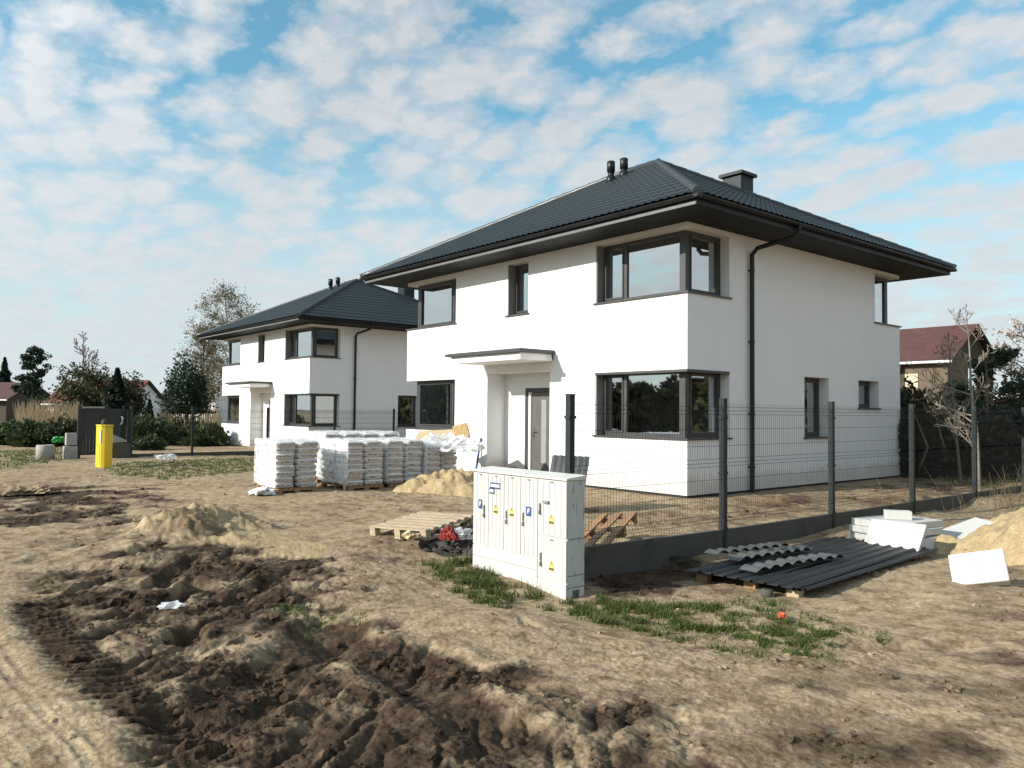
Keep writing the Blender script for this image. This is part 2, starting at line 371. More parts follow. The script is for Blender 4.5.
# ---------------------------------------------------------------- light
SUNDIR = Vector((.28, 1, -.485)).normalized()
sun_el = math.asin(-SUNDIR.z); src = -SUNDIR
sun_az = math.atan2(src.x, src.y)                      # clockwise from +Y
sl = bpy.data.lights.new('sun', 'SUN'); sl.energy = 5.0; sl.angle = R_(.55); sl.color = (1, .95, .87)
so = bpy.data.objects.new('sun', sl); COL.objects.link(so); so.rotation_euler = SUNDIR.to_track_quat('-Z', 'Y').to_euler()
so.location = (0, -30, 30)
W = bpy.data.worlds.new('World'); SC.world = W; W.use_nodes = True
nt = W.node_tree; nt.nodes.clear()
out = N(nt, 'ShaderNodeOutputWorld'); bg = N(nt, 'ShaderNodeBackground'); nt.links.new(bg.outputs[0], out.inputs[0])
BGS = .12; bg.inputs[1].default_value = BGS
sky = N(nt, 'ShaderNodeTexSky'); sky.sky_type = 'NISHITA'; sky.sun_disc = False; sky.sun_elevation = sun_el; sky.sun_rotation = sun_az
sky.air_density = 1.0; sky.dust_density = .6; sky.ozone_density = 1.5
tc = N(nt, 'ShaderNodeTexCoord'); sp = N(nt, 'ShaderNodeSeparateXYZ'); nt.links.new(tc.outputs['Generated'], sp.inputs[0])
def MA(op, a, b=None, c=None, clamp=False):
    n = N(nt, 'ShaderNodeMath', operation=op); n.use_clamp = clamp
    for i, v in enumerate((a, b, c)):
        if v is None: continue
        if hasattr(v, 'links'): nt.links.new(v, n.inputs[i])
        else: n.inputs[i].default_value = v
    return n.outputs[0]
zc = MA('MAXIMUM', sp.outputs[2], 0.); den = MA('ADD', zc, .22)
px_, py_ = MA('DIVIDE', sp.outputs[0], den), MA('DIVIDE', sp.outputs[1], den)
cv = N(nt, 'ShaderNodeCombineXYZ'); nt.links.new(px_, cv.inputs[0]); nt.links.new(py_, cv.inputs[1])
def wn(sc, det, rough, dist=0., off=0.):
    mp = N(nt, 'ShaderNodeMapping'); mp.inputs['Location'].default_value = (off, off*.7, off); mp.inputs['Rotation'].default_value = (0, 0, R_(50)); mp.inputs['Scale'].default_value = (1.0, 1.2, 1)
    nt.links.new(cv.outputs[0], mp.inputs[0])
    n = N(nt, 'ShaderNodeTexNoise', Scale=sc, Detail=det, Roughness=rough, Distortion=dist); nt.links.new(mp.outputs[0], n.inputs['Vector']); return n.outputs[0]
def vor(sc, off, smooth, warp):
    n = N(nt, 'ShaderNodeTexNoise', Scale=sc*1.3, Detail=5., Roughness=.6); nt.links.new(cv.outputs[0], n.inputs['Vector'])
    w1 = N(nt, 'ShaderNodeVectorMath', operation='MULTIPLY_ADD'); nt.links.new(n.outputs['Color'], w1.inputs[0]); w1.inputs[1].default_value = (warp,)*3; nt.links.new(cv.outputs[0], w1.inputs[2])
    mp = N(nt, 'ShaderNodeMapping'); mp.inputs['Location'].default_value = (off, off*.6, 0); mp.inputs['Rotation'].default_value = (0, 0, R_(-28)); mp.inputs['Scale'].default_value = (.85, 1.25, 1); nt.links.new(w1.outputs[0], mp.inputs[0])
    v = N(nt, 'ShaderNodeTexVoronoi'); v.feature = 'SMOOTH_F1'; v.voronoi_dimensions = '2D'; v.inputs['Scale'].default_value = sc; v.inputs['Smoothness'].default_value = smooth; nt.links.new(mp.outputs[0], v.inputs['Vector']); return MA('SUBTRACT', 1., v.outputs['Distance'])
puff = vor(7.6, 2.3, .42, .20); puff2 = vor(3.6, 5.1, .55, .25); cover = wn(1.5, 3., .5, 0., 8.3); fine = wn(15., 5., .6, .3, 1.7)
dens = MA('ADD', MA('MULTIPLY', puff, .62), MA('ADD', MA('MULTIPLY', puff2, .26), MA('ADD', MA('MULTIPLY', cover, .34), MA('MULTIPLY', fine, .20))))
dens = MA('ADD', dens, MA('MULTIPLY', MA('SUBTRACT', .32, zc), .22))           # thicker towards the horizon
cm = ramp(nt, dens, [(.585, (.07,)*3), (.725, (.5,)*3), (.93, (.96,)*3)])
bright = mix(nt, .5, ramp(nt, cover, [(.35, (.85, .855, .86)), (.7, (.70, .71, .72))]), ramp(nt, fine, [(.3, (.72, .725, .735)), (.65, (.86, .855, .85))]))
K = 1/BGS
blue = mix(nt, 1., sky.outputs[0], (.72, 1.34, 1.24), 'MULTIPLY')
cl = mix(nt, 1., bright, (K*.66, K*.69, K*.715), 'MULTIPLY')
sd_ = N(nt, 'ShaderNodeVectorMath', operation='DOT_PRODUCT'); nt.links.new(tc.outputs['Generated'], sd_.inputs[0]); sd_.inputs[1].default_value = tuple(src)
sb = MA('ADD', 1., MA('MULTIPLY', MA('MAXIMUM', sd_.outputs['Value'], 0.), .8))       # clouds on the sun's side of the sky are brighter
sbc = N(nt, 'ShaderNodeCombineXYZ'); [nt.links.new(sb, sbc.inputs[i]) for i in range(3)]
cl = mix(nt, 1., cl, sbc.outputs[0], 'MULTIPLY')
skyc = mix(nt, cm, blue, cl)
hz = ramp(nt, zc, [(.0, (1, 1, 1)), (.14, (.9,)*3), (.36, (0, 0, 0))])
hcol = mix(nt, fine, (K*.49, K*.55, K*.59), (K*.58, K*.62, K*.64))
skyc = mix(nt, MA('MULTIPLY', hz, .85), skyc, hcol)
nt.links.new(skyc, bg.inputs[0])
SC.view_settings.view_transform = 'Standard'; SC.view_settings.look = 'None'; SC.view_settings.exposure = .36; SC.view_settings.gamma = 1
SC.render.film_transparent = False
SC.cycles.max_bounces = 6; SC.cycles.transparent_max_bounces = 12; SC.cycles.glossy_bounces = 3; SC.cycles.diffuse_bounces = 3
SC.cycles.caustics_reflective = False; SC.cycles.caustics_refractive = False; SC.cycles.sample_clamp_indirect = 4
try: SC.cycles.use_denoising = True
except Exception: pass
# ---------------------------------------------------------------- terrain
CP = np.array([(0,0,-.03),(0,4.5,-.03),(0,9,-.03),(-5,0,-.03),(-10,0,-.03),(0,2.2,-.03),(0,7,-.03),(-2.5,0,-.03),(-7.5,0,-.03),(-5,-2,-.05),(-10,9,-.06),(2.7,-3.4,-.02),(2.6,-5.8,.0),(2.8,0,-.02),(2.8,5,0),
 (3.8,-3.4,-.29),(3.7,-5,-.31),(3.7,-5.9,-.31),(3.75,-6.9,-.34),(2.1,-6.85,-.215),(2.9,-6.9,-.27),(3.7,0,-.26),(3.8,4,-.18),(5.2,-4.6,-.28),(4.6,-1,-.27),(6.0,-2.2,-.24),(6.8,-3.6,-.2),(5.6,-6,-.2),
 (9.5,-12.2,-.05),(6.7,-9.9,-.03),(5.3,-11.7,0),(8.2,-8.1,-.1),(4.3,-8.2,-.12),(2,-8.4,-.05),(9,-5,-.1),
 (-4.8,-6,0),(-5,-3,0),(0,-6.8,-.06),(-.8,-9,0),(1.2,-5.4,-.12),(0,-4,-.08),(-13.6,-7.2,0),(-20,-6,-.08),(-20.6,2,-.2),(-30,2,-.2),(-26,-3,-.15),(-40,-10,0),(-60,0,0),(20,-20,0),(0,-30,0),(30,10,0),(10,20,0),(0,30,0),(-20,-20,0)])
def base_h(x, y):
    num = np.zeros(x.shape); den = np.zeros(x.shape)
    for a, b, z in CP:
        w = 1/((x-a)**2+(y-b)**2+.25)**1.6
        num += w*z; den += w
    far = ss(40, 90, np.hypot(x-CAM[0], y-CAM[1]))
    return num/den*(1-far)
def px(*pts, z=-.05): return [tuple(G(a, b, z)[:2]) for a, b in pts]
MUD1 = px((22,580),(70,562),(128,552),(160,540),(205,532),(268,548),(322,552),(345,575),(330,602),(385,612),(440,630),(520,655),(600,685),(690,722),(740,768),(640,830),(300,830),(240,810),(206,752),(180,722),(136,684),(94,652),(48,612), z=-.02)
MUDFAR = px((0,486),(60,484),(140,490),(150,505),(120,520),(30,522),(0,515), z=0)
MUDR = px((790,632),(860,626),(1000,624),(1024,640),(940,652),(830,650), z=-.1)
MUDR2 = px((640,690),(740,680),(880,672),(1030,690),(1060,790),(700,790), z=-.05)
SANDTRK = px((215,620),(262,600),(300,625),(325,640),(290,662),(262,668),(240,650), z=-.05)
TRACK = px((0,535),(30,585),(60,640),(110,690),(160,735),(200,790),(200,850),(-80,850),(-80,535), z=-.02)
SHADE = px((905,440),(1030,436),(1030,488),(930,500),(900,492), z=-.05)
CABSHADE = px((586,574),(690,566),(706,580),(660,600),(590,606), z=-.33)  # damp soil that also paints in the cabinet's cast shadow
PLOT = [(.4,-3.2),(2.9,-3.4),(2.95,6),(1,6),(.4,1)]
YS1 = px((110,575),(150,530),(190,505),(245,520),(300,530),(330,555),(240,560),(170,575), z=0)
RUTS = [ # (pixel polyline, half width m, depth m, berm m, lug)
 (px((30,588),(60,625),(98,668),(138,705),(178,735),(218,785)), .20, .07, .03, 1),
 (px((180,748),(205,716),(240,694),(272,670),(300,648),(318,622),(345,596)), .26, .17, .10, 0),
 (px((58,588),(92,578),(126,570)), .10, .10, .05, 0), (px((98,602),(130,592),(158,582)), .11, .09, .05, 0),
 (px((104,612),(138,598),(164,588)), .10, .10, .06, 0), (px((158,600),(185,582),(208,572)), .14, .14, .08, 0),
 (px((80,632),(120,618),(160,604)), .10, .08, .05, 0), (px((160,636),(186,624),(210,612)), .14, .13, .07, 0),
 (px((120,560),(150,548)), .1, .06, .03, 0), (px((152,584),(176,566),(198,556)), .11, .10, .05, 0),
 (px((222,600),(258,582),(298,566)), .13, .11, .05, 0), (px((235,640),(270,618),(300,600)), .10, .06, .04, 0),
 (px((330,612),(370,640),(415,668),(470,705),(520,740),(560,775)), .22, .12, .10, 0),
 (px((395,628),(450,652),(505,672),(560,694)), .16, .09, .07, 0),
 (px((20,512),(80,508),(140,500), z=0), .2, .08, .05, 0), (px((0,500),(60,495),(120,494), z=0), .2, .07, .06, 0),
 (px((800,640),(880,634),(1010,632), z=-.1), .14, .05, .03, 0),
 (px((640,720),(760,712),(900,706),(1030,716), z=-.05), .2, .04, .03, 0)]
def offset_line(P, d):
    P = np.array(P); T = np.gradient(P, axis=0); T /= np.linalg.norm(T, axis=1)[:, None]; return [tuple(q) for q in P+np.stack([-T[:, 1], T[:, 0]], 1)*d]
_edge = px((60,560),(24,575),(20,592),(48,628),(86,670),(125,707),(165,738),(205,790),(240,850))
_sg = -1 if np.hypot(*(np.array(offset_line(_edge, 1.)[4])-np.array(G(20,740)[:2]))) > np.hypot(*(np.array(offset_line(_edge, -1.)[4])-np.array(G(20,740)[:2]))) else 1
for k, dx in enumerate((.30, .38, .46, .62, .70, .98, 1.06, 1.14, 1.30, 1.38, 1.72, 1.80, 1.88, 2.3, 2.38)):
    RUTS.append((offset_line(_edge, dx*_sg), .030, (.012, .016, .008)[k % 3], .004, 0))
RUTS.append((px((0,548),(120,528),(240,505),(330,500), z=0), .16, .03, .02, 0)); RUTS.append((px((0,570),(90,545),(200,520)), .12, .03, .02, 0))
MOUNDS = [(G(180,530,0)[:2], .60, .26), (G(226,523,0)[:2], .5, .22), (G(150,556,0)[:2], .4, .07)]
GR1 = px((436,566),(470,560),(520,590),(512,600),(478,590),(446,580), z=-.2)
GR2 = px((566,606),(620,604),(700,612),(715,628),(690,640),(640,634),(590,620), z=-.3)
GR3 = px((700,640),(745,628),(790,620),(850,640),(820,664),(760,662), z=-.25)
GR4 = px((272,604),(322,596),(335,606),(292,618), z=-.05)
GR5 = px((105,474),(120,462),(250,455),(330,452),(250,470),(180,478), z=0)
GR6 = px((0,448),(60,444),(70,456),(0,470), z=0)
GR7 = [(-1,10.5),(3,7),(3.1,14),(0,22),(-4,22)]
GR8 = px((740,612),(770,606),(785,618),(760,624), z=-.28)
def terrain(x, y, col=False):
    r = np.hypot(x-CAM[0], y-CAM[1]); fade = 1-ss(25, 60, r)
    z = base_h(x, y)
    near = r < 42
    mud = np.zeros(x.shape); grass = np.zeros(x.shape); ys = np.zeros(x.shape)
    xn, yn = x[near], y[near]
    mk = polymask(xn, yn, MUD1, .28, .35, 5); far = 1.15*polymask(xn, yn, MUDFAR, .8, 1.2, 6); m3 = .55*polymask(xn, yn, MUDR, .3, .5, 7); m4 = .62*polymask(xn, yn, MUDR2, .5, .7, 8); pl = .5*polymask(xn, yn, PLOT, .4, .8, 9)
    trk_ = polymask(xn, yn, TRACK, .25, .15, 13)
    tr = polymask(xn, yn, SANDTRK, .2, .25, 10)
    gp = np.zeros(xn.shape)
    for i, P in enumerate((GR1, GR2, GR3, GR4, GR5, GR6, GR7, GR8)): gp = np.maximum(gp, polymask(xn, yn, P, .18 if i != 6 else .6, .35, 20+i, .35))
    mm = np.maximum.reduce([mk*(1-.35*tr), far, m3, m4, pl, .85*polymask(xn, yn, SHADE, .4, .5, 11), .9*polymask(xn, yn, CABSHADE, .15, .2, 12)])
    patch = fbm(xn, yn, .9, 5, 30)
    mm = np.clip(mm*(.8+.55*patch), 0, 1)
    mm = np.maximum(mm, .42*(1-.8*trk_)*ss(.22, .65, fbm(xn, yn, 1.9, 5, 33)))             # darker damp blotches on the sand
    mm = np.maximum(mm, .95*polymask(xn, yn, CABSHADE, .2, .25, 12))
    mudh = np.maximum(mk*(1-.7*tr), far*.8); lump = np.maximum(mudh, np.maximum(m4*.55, np.maximum(pl*.9, m3*.5)))
    trk = polymask(xn, yn, TRACK, .25, .15, 13); rgh = (1-.86*trk)*(.35+.9*ss(-.35, .45, fbm(xn, yn, 2.6, 3, 47)))
    h = .026*fbm(xn, yn, 2.2, 3, 40)+rgh*(.010*fbm(xn, yn, .5, 3, 41)+.0055*fbm(xn, yn, .17, 3, 42)+(1-trk)*(.017*worley(xn, yn, .085, 14)*ss(.05, .5, fbm(xn, yn, .8, 3, 15))+.006*worley(xn, yn, .04, 16)))+.0055*fbm(xn, yn, .05, 2, 43)*(1+1.2*mudh)
    h = h-.022*(1-trk)*np.maximum(0, fbm(xn, yn, .30, 2, 48)-.45)/.5*ss(-.2, .3, fbm(xn, yn, 1.7, 2, 49))
    # churned mud: ridged noise, stretched along the direction the wheels cut
    _d = np.array(RUTS[4][0][-1])-np.array(RUTS[4][0][0]); a = math.atan2(_d[1], _d[0]); ux = xn*math.cos(a)+yn*math.sin(a); uy = -xn*math.sin(a)+yn*math.cos(a)
    wx = ux+.25*fbm(xn, yn, .8, 3, 44); wy = uy+.25*fbm(xn, yn, .8, 3, 45)
    rid = 0; amp = 1
    for k, s_ in enumerate((.40, .20, .10, .05, .025)):
        st = 1.9 if k < 2 else 1.2
        n = 1-np.abs(pn(wx/(s_*st), wy/s_, 50+k)); rid = rid+amp*(n*n-.45); amp *= .52
    cl_ = ss(-.05, .45, fbm(xn, yn, .55, 4, 22))
    h = h*(1-.3*mudh)+lump*.62*(.026*rid+cl_*(.034*worley(xn+.03*fbm(xn, yn, .06, 2, 17), yn, .115, 18)+.020*worley(xn, yn, .06, 19))+.007*worley(xn, yn, .032, 20))-.03*mudh
    blk = np.maximum(0, fbm(xn, yn, .20, 3, 60)-.12); h = h+lump*.02*blk
    ax2 = a; vx = xn*math.cos(ax2)+yn*math.sin(ax2); vy_ = -xn*math.sin(ax2)+yn*math.cos(ax2)
    gro = 1-np.abs(pn(vx/1.5+.3*fbm(xn, yn, .7, 2, 62), vy_/.24+.35*fbm(xn, yn, .5, 3, 63), 64)); h = h-mudh*.04*np.clip((gro-.72)/.28, 0, 1)*ss(-.35, .25, fbm(xn, yn, 1.1, 2, 65))
    for P, wd, dp, bm, lug in RUTS:
        d, sd, al, L = seg_dist(xn, yn, P)
        d = d+min(.05, wd*.4)*fbm(xn, yn, .35, 3, 70); e = ss(0, .5, al)*ss(0, .5, L-al) if L > 1.5 else ss(0, .2, al)*ss(0, .2, L-al)
        prof = np.exp(-(d/wd)**4); h = h-(1.1 if .09 < wd < .15 else .55)*dp*prof*e*(.75+.5*fbm(xn, yn, .5, 2, 72))
        h = h+.22*bm*np.exp(-((d-wd*1.55)/(wd*.5))**2)*e*(1+.6*fbm(xn, yn, .25, 3, 71))
        if lug: h = h+min(.018, dp)*prof*e*np.sign(np.sin(al*2*math.pi/.13+np.abs(sd)*9))
        if dp > .06: mm = np.maximum(mm, .95*prof*e)  # deeper ruts also get the dark mud colour to strengthen their shadow
    for (cx, cy), rad, ht in MOUNDS:
        d = np.hypot(xn-cx, yn-cy)/rad*(1+.35*fbm(xn, yn, .5, 4, 80)); mo = np.exp(-d*d*1.3)
        h = h+ht*mo*(1+.25*fbm(xn, yn, .16, 3, 81))
    hm = h-.026*fbm(xn, yn, 2.2, 3, 40)
    mm = mm*(1-mudh*.38*ss(-.03, .03, hm+.03*fbm(xn, yn, .35, 3, 96)))
    ysm = polymask(xn, yn, YS1, .5, .5, 82); 
    inside = ss(.5, -.1, np.maximum(np.maximum(-10.3-xn, xn-.05), np.maximum(-.05-yn, yn-9.1)))
    h = h*(1-inside)-.25*inside*0
    z[near] += h*fade[near]
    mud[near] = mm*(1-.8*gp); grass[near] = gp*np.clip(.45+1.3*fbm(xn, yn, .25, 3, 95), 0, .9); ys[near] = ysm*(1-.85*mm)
    farg = ss(38, 46, r)*(.35+.5*ss(-.2, .4, fbm(x, y, 9, 3, 90)))
    grass = np.maximum(grass, farg)
    if col: return z, np.stack([mud, grass, ys, np.ones(x.shape)], 1)
    return z
def gz(x, y):
    if math.hypot(x-CAM[0], y-CAM[1]) > 15: return float(base_h(np.array([float(x)]), np.array([float(y)]))[0])
    return float(terrain(np.array([float(x)]), np.array([float(y)]))[0])

def build_ground():
    h0 = math.atan2(HF[1], HF[0])
    fine = np.linspace(-R_(42), R_(42), 960)
    rest = np.linspace(R_(42), 2*math.pi-R_(42), 92)[1:-1]
    th = h0-np.concatenate([fine, rest]); nT = len(th)
    rr = [.5]
    while rr[-1] < 2.6: rr.append(rr[-1]*1.03)
    while rr[-1] < 9: rr.append(rr[-1]*1.0029)
    while rr[-1] < 20: rr.append(rr[-1]*1.0044)
    while rr[-1] < 55: rr.append(rr[-1]*1.012)
    while rr[-1] < 4200: rr.append(rr[-1]*1.09)
    rr = np.array(rr); nR = len(rr)
    X = (CAM[0]+rr[:, None]*np.cos(th)[None]).ravel(); Y = (CAM[1]+rr[:, None]*np.sin(th)[None]).ravel()
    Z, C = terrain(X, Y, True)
    V = np.stack([X, Y, Z], 1)
    i = np.arange(nR-1)[:, None]*nT; j = np.arange(nT)[None]; j2 = (j+1) % nT
    F = np.stack([(i+j), (i+j2), (i+nT+j2), (i+nT+j)], -1).reshape(-1, 4)
    # close the small disc under the camera with a centre vertex
    V = np.vstack([V, [[CAM[0], CAM[1], V[:nT, 2].mean()]]]); C = np.vstack([C, C[:1]])
    c = len(V)-1; jj = np.arange(0, nT); F2 = np.stack([np.full(nT, c), (jj+1) % nT, jj, jj], 1)
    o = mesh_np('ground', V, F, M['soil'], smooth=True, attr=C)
    tag(o, 'bare sandy ground churned into dark mud and wheel ruts', kind='structure')
    mesh = o.data
    return o
build_ground()

def heap(name, label, cx, cy, rx, ry, ht, rot, seed, rough=.12, res=150, peak=1.15):
    g = np.linspace(-1.25, 1.25, res); U, Vv = np.meshgrid(g, g); U = U.ravel(); Vv = Vv.ravel()
    c, s = math.cos(rot), math.sin(rot)
    X = cx+U*rx*c-Vv*ry*s; Y = cy+U*rx*s+Vv*ry*c
    d = np.hypot(U, Vv)*(1+.22*fbm(X, Y, .9, 4, seed))
    h = ht*np.maximum(0, 1-d**peak)*(1+.0*d)
    h = np.where(d < 1, h*(1-.15*np.exp(-d*d*20)), 0)+rough*ht*fbm(X, Y, .32, 5, seed+3)*np.clip(1.15-d, 0, 1)
    bz = base_h(X, Y)
    Z = bz+h-.16*ss(.82, 1.2, d)-.02
    C = np.stack([np.clip(.35*ss(.2, .6, fbm(X, Y, .5, 4, seed+5)), 0, 1), np.zeros(len(X)), np.ones(len(X)), np.ones(len(X))], 1)
    i = np.arange(res-1)[:, None]*res; j = np.arange(res-1)[None]
    F = np.stack([i+j, i+j+1, i+res+j+1, i+res+j], -1).reshape(-1, 4)
    o = mesh_np(name, np.stack([X, Y, Z], 1), F, M['soil'], smooth=True, attr=C)
    return tag(o, label, 'sand heap')
p = G(452, 492, -.05); heap('sand_heap', 'pale sand heap in front of the last sack pallets', p[0]+.05, p[1]+.1, 1.4, .95, .50, R_(40), 100, rough=.3)
p = G(1090, 548, -.15); heap('sand_heap', 'large yellow sand heap behind the leaning foam slab', p[0]+.45, p[1]+1.0, 3.2, 1.75, 1.05, R_(62), 110, rough=.09, res=200, peak=1.25)

# clods of earth
def ico(sub):
    bm = bmesh.new(); bmesh.ops.create_icosphere(bm, subdivisions=sub, radius=1)
    v = np.array([q.co[:] for q in bm.verts]); f = np.array([[w.index for w in q.verts] for q in bm.faces]); bm.free(); return v, f
def scatter_clods():
    v0, f0 = ico(2); var = []
    for k in range(10):
        n = fbm(v0[:, 0]*1.3+k*7, v0[:, 1]*1.3+v0[:, 2]*1.7, 1., 3, 200+k)
        a = RNG.normal(0, .22, len(v0))*.35
        var.append(v0*(1+.45*n+a)[:, None]*np.array([1, .8, .6]))
    h0 = math.atan2(HF[1], HF[0]); P = []
    n = 90000; th = h0+(RNG.random(n)-.5)*R_(84); r = 2.6*np.exp(RNG.random(n)*math.log(24/2.6))
    X = CAM[0]+r*np.cos(th); Y = CAM[1]+r*np.sin(th)
    Z, C = terrain(X, Y, True)
    dens = .05+.75*C[:, 0]**1.3*ss(.0, .5, fbm(X, Y, .55, 4, 22))
    keep = (RNG.random(n) < dens*np.where(C[:, 0] > .35, 1, .55)) & ~((X < .1) & (X > -10.2) & (Y > -.1)) & (RNG.random(n) < .42)
    X, Y, Z, C, r = X[keep], Y[keep], Z[keep], C[keep], r[keep]
    n = len(X)
    s = np.exp(RNG.normal(math.log(.011), .62, n))*(.8+.9*C[:, 0])*np.clip(r/6, .8, 1.5); s = np.minimum(s, (.022+.035*C[:, 0])*np.clip(r/5, .7, 1.4)); C[:, 0] = np.clip(C[:, 0]+.25*RNG.random(n), 0, 1)
    V = []; F = []; A = []; b = 0
    for i in range(n):
        vv = var[RNG.integers(10)]; a = RNG.random()*6.283; ca, sa = math.cos(a), math.sin(a)
        q = vv*s[i]; q = np.stack([q[:, 0]*ca-q[:, 1]*sa, q[:, 0]*sa+q[:, 1]*ca, q[:, 2]], 1)+(X[i], Y[i], Z[i]+s[i]*.12)
        V.append(q); F.append(f0+b); b += len(q); A.append(np.repeat(C[i:i+1]*np.array([[.95, 0, 1, 1]]), len(q), 0))
    o = mesh_np('dirt_clods', np.vstack(V), np.vstack(F), M['soil'], smooth=False, attr=np.vstack(A))
    tag(o, 'crumbs and clods of earth strewn over the mud', kind='stuff')
scatter_clods()

def grass():
    spec = [(GR1, 7000, .025, .11), (GR2, 9000, .02, .085), (GR3, 4200, .015, .065), (GR4, 700, .02, .06), (GR5, 5200, .02, .075), (GR6, 2200, .03, .11), (GR7, 3000, .08, .2), (GR8, 400, .03, .09)]
    V = []; F = []; b = 0
    for si, (P, n, lo, hi) in enumerate(spec):
        P_ = np.array(P); mn, mx_ = P_.min(0)-.3, P_.max(0)+.3
        X = mn[0]+RNG.random(n*5)*(mx_[0]-mn[0]); Y = mn[1]+RNG.random(n*5)*(mx_[1]-mn[1])
        w = polymask(X, Y, P, .2, .4, 20+si, .35)*np.clip(.38+1.5*fbm(X, Y, .22, 3, 220), 0, 1)
        k = np.where(RNG.random(n*5) < w)[0][:n]; X, Y = X[k], Y[k]; Z = terrain(X, Y)
        if si == 0 or si == 1:
            ok = ~((X > 2.05) & (X < 3.75) & (Y > -6.75) & (Y < -6.3)); X, Y, Z = X[ok], Y[ok], Z[ok]
        n_ = len(X); h = lo+RNG.random(n_)*(hi-lo); a = RNG.random(n_)*6.283; ln = (.2+RNG.random(n_)*1.3)*h; wd = .0035+.003*RNG.random(n_)
        if si in (4, 5, 6): wd *= 2.5
        cx, sx = np.cos(a), np.sin(a); B = np.stack([X, Y, Z-.01], 1); Wv = np.stack([-sx*wd, cx*wd, 0*wd], 1)
        T = B+np.stack([cx*ln, sx*ln, h], 1); Mi = B+np.stack([cx*ln*.35, sx*ln*.35, h*.6], 1)
        vv = np.stack([B-Wv, B+Wv, Mi+Wv*.7, Mi-Wv*.7, T, T], 1)[:, :5].reshape(-1, 3)
        i = b+np.arange(n_)[:, None]*5
        F.append(np.concatenate([i+np.array([[0, 1, 2, 3]]), i+np.array([[3, 2, 4, 4]])], 0)); V.append(vv); b += n_*5
    F = np.vstack(F)
    q = F[F[:, 2] != F[:, 3]]; t = F[F[:, 2] == F[:, 3]][:, :3]
    # triangles only
    T = np.vstack([q[:, [0, 1, 2]], q[:, [0, 2, 3]], t])
    o = mesh_np('grass', np.vstack(V), T, M['grass'])
    tag(o, 'sparse green grass tufts around the cabinet and fence', kind='stuff')
grass()
